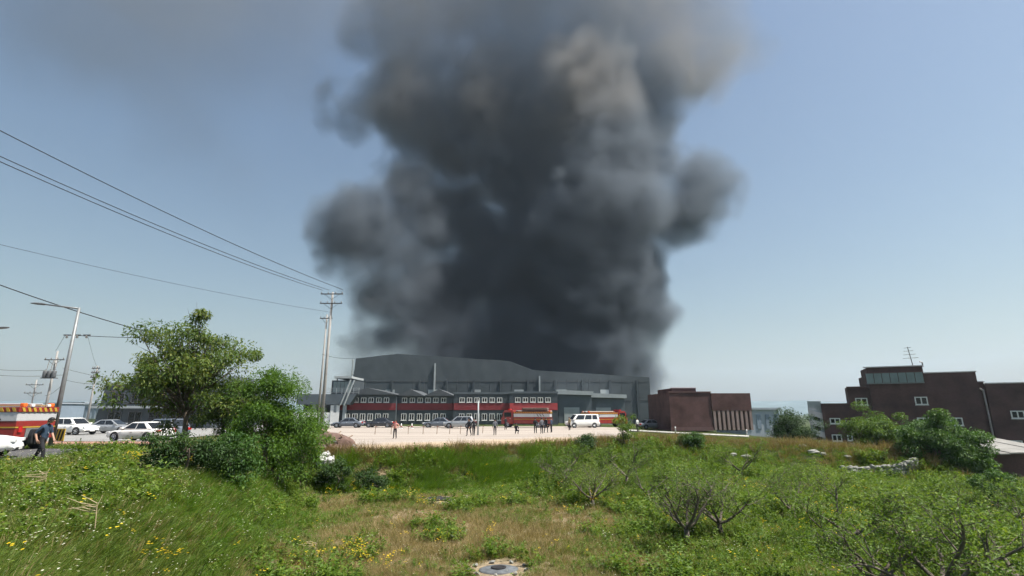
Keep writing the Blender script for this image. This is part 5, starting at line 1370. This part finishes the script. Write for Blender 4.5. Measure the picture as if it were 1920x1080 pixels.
# weeds
X, Y, r = polar(30000, 3.5, 50, .9); a, b = masks(X, Y); pv = paved(X, Y); nz = fnoise(X, Y, 2.2, 5); nz3 = fnoise(X, Y, 6.0, 3)
pr = np.clip((nz - .50) * 5, 0, 1) * (.7 + .3 * (b > .05)) + .28 * (X > 3) * np.clip((nz3 - .38) * 4, 0, 1); hs = np.clip(1 + (r - 10) * .02, .9, 1.6) * (.7 + .7 * nz)
m_ = ~pv & (b < .9) & (rs.rand(len(X)) < pr * np.where(a > .3, .3, 1.0) * np.where((Y > 27) & (X < 3) & (b < .05), .3, 1.0) * (1 - .85 * soil_mask(X, Y) * (nz < .66))); put('weeds', 'weed', m_, 1.0, 'broad-leaved green weeds among the grass')
X, Y, r = polar(34000, 3.5, 34, .85); a, b = masks(X, Y); hs = np.clip(.42 + r * .012, .4, .8) * (.6 + .8 * fnoise(X, Y, 1.5, 1))
m_ = ~paved(X, Y) & (b < .5) & (rs.rand(len(X)) < np.where(a > .2, .22, .3) * (1 - soil_mask(X, Y))); put('ground_cover', 'weed', m_, 1.0, 'low small-leaved ground cover between the grass')
# yellow flowers in drifts
X, Y, r = polar(60000, 3.5, 40, .9); a, b = masks(X, Y); pv = paved(X, Y); nz = fnoise(X, Y, 2.6, 0)
hs = np.clip(1 + (r - 8) * .03, .9, 1.7); pr = np.clip((nz - .66) * 6, 0, 1) * .10 + .006
for (px, py, rr, am) in ((290, 1068, .6, 1), (150, 835, 1.2, .8), (210, 838, 1.6, .8), (270, 875, .9, .7), (640, 1055, .8, 1), (700, 1070, .7, 1), (745, 940, .9, .9), (800, 958, .6, .9), (1290, 992, .8, 1), (1420, 930, 1.2, .6), (1590, 1000, 1.6, .5), (1130, 955, .8, .5), (1560, 980, 1.2, .5)):
    g = G(px, py); pr = np.maximum(pr, am * .5 * np.exp(-((X - g.x) ** 2 + (Y - g.y) ** 2) / rr ** 2))
m_ = ~pv & (b < .6) & (rs.rand(len(X)) < pr * .5); put('wildflowers', 'flower', m_, .95, 'small yellow wildflowers in drifts through the grass')
X, Y, r = polar(9000, 3.5, 30, .9); a, b = masks(X, Y); hs = np.clip(1 + (r - 8) * .02, .9, 1.4); m_ = ~paved(X, Y) & (rs.rand(9000) < np.where(a > .3, .2, .05))
put('white_flowers', 'daisy', m_, .95, 'tiny white flowers sprinkled over the grass bank')

# ------------------------------------------------------------------ smoke column (a real volume above the warehouse)
YS = 150
BL = [(745, 715, 55, -6), (850, 725, 80, 0), (960, 725, 90, 0), (1080, 725, 90, 0), (1180, 715, 70, 0),
      (740, 620, 62, -4), (850, 620, 90, 0), (980, 620, 100, 4), (1110, 610, 105, 0), (1195, 600, 72, -4),
      (735, 530, 72, -6), (840, 540, 80, 10), (980, 520, 105, 12), (1110, 500, 120, -8), (1200, 500, 78, -6),
      (675, 425, 82, -10), (620, 425, 40, -8), (760, 430, 66, -4), (725, 470, 56, -8), (760, 375, 66, -6), (810, 430, 66, -2), (770, 520, 70, -6), (890, 440, 78, 16), (1010, 420, 90, 8), (1130, 390, 115, -12), (1250, 390, 82, -6), (1345, 350, 58, 0), (1390, 345, 24, 0), (1335, 275, 34, 0),
      (770, 370, 60, 12), (820, 440, 60, 16), (700, 520, 40, 0), (690, 640, 34, 0), (720, 690, 40, 0), (1300, 430, 40, 0), (1310, 330, 60, 0), (720, 335, 48, 0), (780, 280, 72, 6), (880, 310, 88, 20), (980, 300, 100, 12), (1120, 280, 115, -4), (1230, 270, 72, 4),
      (705, 195, 82, -8), (640, 190, 42, 8), (625, 235, 30, 8), (600, 215, 26, 10), (660, 250, 40, 6), (790, 180, 100, 2), (920, 180, 120, 10), (1060, 170, 120, 2), (1200, 150, 105, 10), (1320, 125, 78, 14), (1395, 105, 52, 14), (1430, 100, 40, 14), (1385, 50, 56, 14), (1285, 330, 66, -2), (1330, 390, 40, 0),
      (700, 70, 78, -4), (800, 50, 120, 4), (940, 40, 140, 6), (1090, 40, 140, 4), (1230, 30, 120, 12), (1345, 25, 70, 14),
      (760, -90, 130, 4), (940, -100, 160, 6), (1130, -100, 160, 6), (1290, -90, 110, 12), (900, -190, 120, 10), (1090, -200, 130, 10)]
def blob_world(px, py, rp, dy):
    c_ = P(px, py, YS + dy); fwd = Vector((0, cP, sP)); t = (c_ - Vector((0, 0, CAMZ))).dot(fwd); return c_, rp * 1.24 / F * t
blobs = [blob_world(*b_) for b_ in BL]
def smokemat(name, col, dens, aniso=.1, col2=None, frag=0.0, top=1.0):
    col2 = col2 or col
    m = bpy.data.materials.new(name); m.use_nodes = True; n, l = m.node_tree.nodes, m.node_tree.links
    n.remove(n['Principled BSDF']); pv = n.new('ShaderNodeVolumePrincipled')
    pv.inputs['Density Attribute'].default_value = ''; pv.inputs['Anisotropy'].default_value = aniso
    tc = n.new('ShaderNodeTexCoord'); at = n.new('ShaderNodeAttribute'); at.attribute_name = 'density'
    def nz(sc, det, rough=.6):
        q = n.new('ShaderNodeTexNoise'); q.inputs['Scale'].default_value = sc; q.inputs['Detail'].default_value = det; q.inputs['Roughness'].default_value = rough
        l.new(tc.outputs['Object'], q.inputs['Vector']); return q.outputs[0]
    def ma(op, a, b_, c_=None, clamp=False):
        q = n.new('ShaderNodeMath'); q.operation = op; q.use_clamp = clamp
        for i, v in enumerate((a, b_, c_)):
            if v is None: continue
            if isinstance(v, bpy.types.NodeSocket): l.new(v, q.inputs[i])
            else: q.inputs[i].default_value = v
        return q.outputs[0]
    f_ = ma('SUBTRACT', at.outputs['Fac'], ma('MULTIPLY_ADD', nz(.16, 4), frag, -.28 * frag))       # frayed, fine-grained edges
    sx = n.new('ShaderNodeSeparateXYZ'); l.new(tc.outputs['Object'], sx.inputs[0])
    thin = n.new('ShaderNodeMapRange'); l.new(sx.outputs['Z'], thin.inputs['Value'])          # the column thins as it rises and spreads
    for nm, v in (('From Min', 35), ('From Max', 140), ('To Min', dens), ('To Max', dens * top)): thin.inputs[nm].default_value = v
    l.new(ma('MULTIPLY', ma('MULTIPLY', f_, 1.7, clamp=True), thin.outputs[0]), pv.inputs['Density'])
    rp = n.new('ShaderNodeValToRGB'); rp.color_ramp.elements[0].color = rgb(col); rp.color_ramp.elements[1].color = rgb(col2)
    rp.color_ramp.elements[0].position = .44; rp.color_ramp.elements[1].position = .66
    age = n.new('ShaderNodeMapRange'); l.new(sx.outputs['Z'], age.inputs['Value'])            # older smoke higher up is paler and browner
    for nm, v in (('From Min', 55), ('From Max', 125), ('To Min', .74), ('To Max', 1.12)): age.inputs[nm].default_value = v
    l.new(ma('MULTIPLY', nz(.018, 2), age.outputs[0]), rp.inputs[0]); l.new(rp.outputs[0], pv.inputs['Color'])
    l.new(pv.outputs[0], n['Material Output'].inputs['Volume']); return m
def smoke(name, label, blobs, m, lo, hi, vox, warp, edge, hull):
    ng = bpy.data.node_groups.new(name + '_field', 'GeometryNodeTree')
    ng.interface.new_socket('Geometry', in_out='INPUT', socket_type='NodeSocketGeometry'); ng.interface.new_socket('Geometry', in_out='OUTPUT', socket_type='NodeSocketGeometry')
    N, Lk = ng.nodes, ng.links; go = N.new('NodeGroupOutput'); N.new('NodeGroupInput')
    pos = N.new('GeometryNodeInputPosition').outputs[0]
    def vm(op, a, b_=None, scale=None):
        q = N.new('ShaderNodeVectorMath'); q.operation = op
        for i, v in enumerate((a, b_)):
            if v is None: continue
            if hasattr(v, 'is_linked') or isinstance(v, bpy.types.NodeSocket): Lk.new(v, q.inputs[i])
            else: q.inputs[i].default_value = v
        if scale is not None: q.inputs['Scale'].default_value = scale
        return q.outputs['Value'] if op in ('DISTANCE', 'LENGTH') else q.outputs['Vector']
    def ma(op, a, b_=None, c_=None, clamp=False):
        q = N.new('ShaderNodeMath'); q.operation = op; q.use_clamp = clamp
        for i, v in enumerate((a, b_, c_)):
            if v is None: continue
            if isinstance(v, bpy.types.NodeSocket): Lk.new(v, q.inputs[i])
            else: q.inputs[i].default_value = v
        return q.outputs[0]
    def noise(vec, sc, det, out='Color', rough=.55):
        q = N.new('ShaderNodeTexNoise'); q.inputs['Scale'].default_value = sc; q.inputs['Detail'].default_value = det; q.inputs['Roughness'].default_value = rough; Lk.new(vec, q.inputs['Vector'])
        return q.outputs['Color' if out == 'Color' else 0]
    p = pos
    for sc, amp, det in warp:
        p = vm('ADD', p, vm('SCALE', vm('SUBTRACT', noise(pos, sc, det), (.5, .5, .5)), scale=amp))
    sd = None
    for c_, r in blobs:
        d = ma('SUBTRACT', vm('DISTANCE', p, tuple(c_)), r)
        sd = d if sd is None else ma('SMOOTH_MIN', sd, d, 6.0)
    core = ma('MULTIPLY', sd, -1.0 / edge, clamp=True)
    tex = noise(pos, .055, 4, 'Fac', .6)
    k = ma('MULTIPLY_ADD', tex, 3.6, -1.2, clamp=True)
    k = ma('MULTIPLY_ADD', k, .62, .38)
    dens = ma('MULTIPLY', ma('POWER', core, 1.4), k)
    vc = N.new('GeometryNodeVolumeCube'); Lk.new(dens, vc.inputs['Density']); vc.inputs['Min'].default_value = lo; vc.inputs['Max'].default_value = hi
    for i, ax in enumerate('XYZ'): vc.inputs['Resolution ' + ax].default_value = int((hi[i] - lo[i]) / vox)
    sm = N.new('GeometryNodeSetMaterial'); sm.inputs['Material'].default_value = m; Lk.new(vc.outputs[0], sm.inputs[0]); Lk.new(sm.outputs[0], go.inputs[0])
    o = link(name, hull, None, m); md = o.modifiers.new('volume', 'NODES'); md.node_group = ng
    return tag(o, label, kind='stuff')
def hull_mesh(blobs):
    bm = bmesh.new()
    for c_, r in blobs: bmesh.ops.create_icosphere(bm, subdivisions=1, radius=r, matrix=Matrix.Translation(c_))
    me = bpy.data.meshes.new('smoke'); bm.to_mesh(me); bm.free(); return me
A = np.array([[*c_, r] for c_, r in blobs]); pad = 9
lo = tuple((A[:, :3] - A[:, 3:]).min(0) - pad); hi = tuple((A[:, :3] + A[:, 3:]).max(0) + pad)
lo = (lo[0], lo[1], max(lo[2], 3.0))
smoke('smoke', 'huge dark grey smoke column rising from the burning warehouse', blobs, smokemat('dark_smoke', (.21, .245, .29), .30, .1, (.42, .40, .385), .58, .10), lo, hi, 1.8, ((.02, 24, 1), (.05, 20, 3), (.12, 13, 4)), 10.0, hull_mesh(blobs))

# thin drifting veil of smoke in the sky to the left
VB = [blob_world(*q) for q in ((130, 40, 130, 40), (280, 90, 130, 30), (430, 60, 130, 20), (350, 230, 95, 30), (420, 330, 70, 30), (450, 390, 50, 30), (560, 150, 90, 20), (250, -120, 200, 30), (520, -100, 180, 20))]
A = np.array([[*c_, r] for c_, r in VB]); lo = tuple((A[:, :3] - A[:, 3:]).min(0) - 15); hi = tuple((A[:, :3] + A[:, 3:]).max(0) + 15)
smoke('smoke_veil', 'thin grey veil of drifting smoke in the left sky', VB, smokemat('thin_smoke', (.26, .28, .31), .011), lo, hi, 4.5, ((.02, 22, 1), (.05, 16, 3)), 26.0, hull_mesh(VB))

# ------------------------------------------------------------------ summer haze: a closed box of thin, even air round the whole place
def haze(dens, col):
    m = bpy.data.materials.new('haze_air'); m.use_nodes = True; n, l = m.node_tree.nodes, m.node_tree.links
    n.remove(n['Principled BSDF']); pv = n.new('ShaderNodeVolumePrincipled'); pv.inputs['Color'].default_value = rgb(col); pv.inputs['Density'].default_value = dens
    pv.inputs['Density Attribute'].default_value = ''; pv.inputs['Anisotropy'].default_value = .3
    l.new(pv.outputs[0], n['Material Output'].inputs['Volume'])
    o = MB().box(-3000, 3000, -400, 4200, -30, 330).build('haze', m); tag(o, kind='stuff'); return o
haze(.0002, (.68, .81, .98))
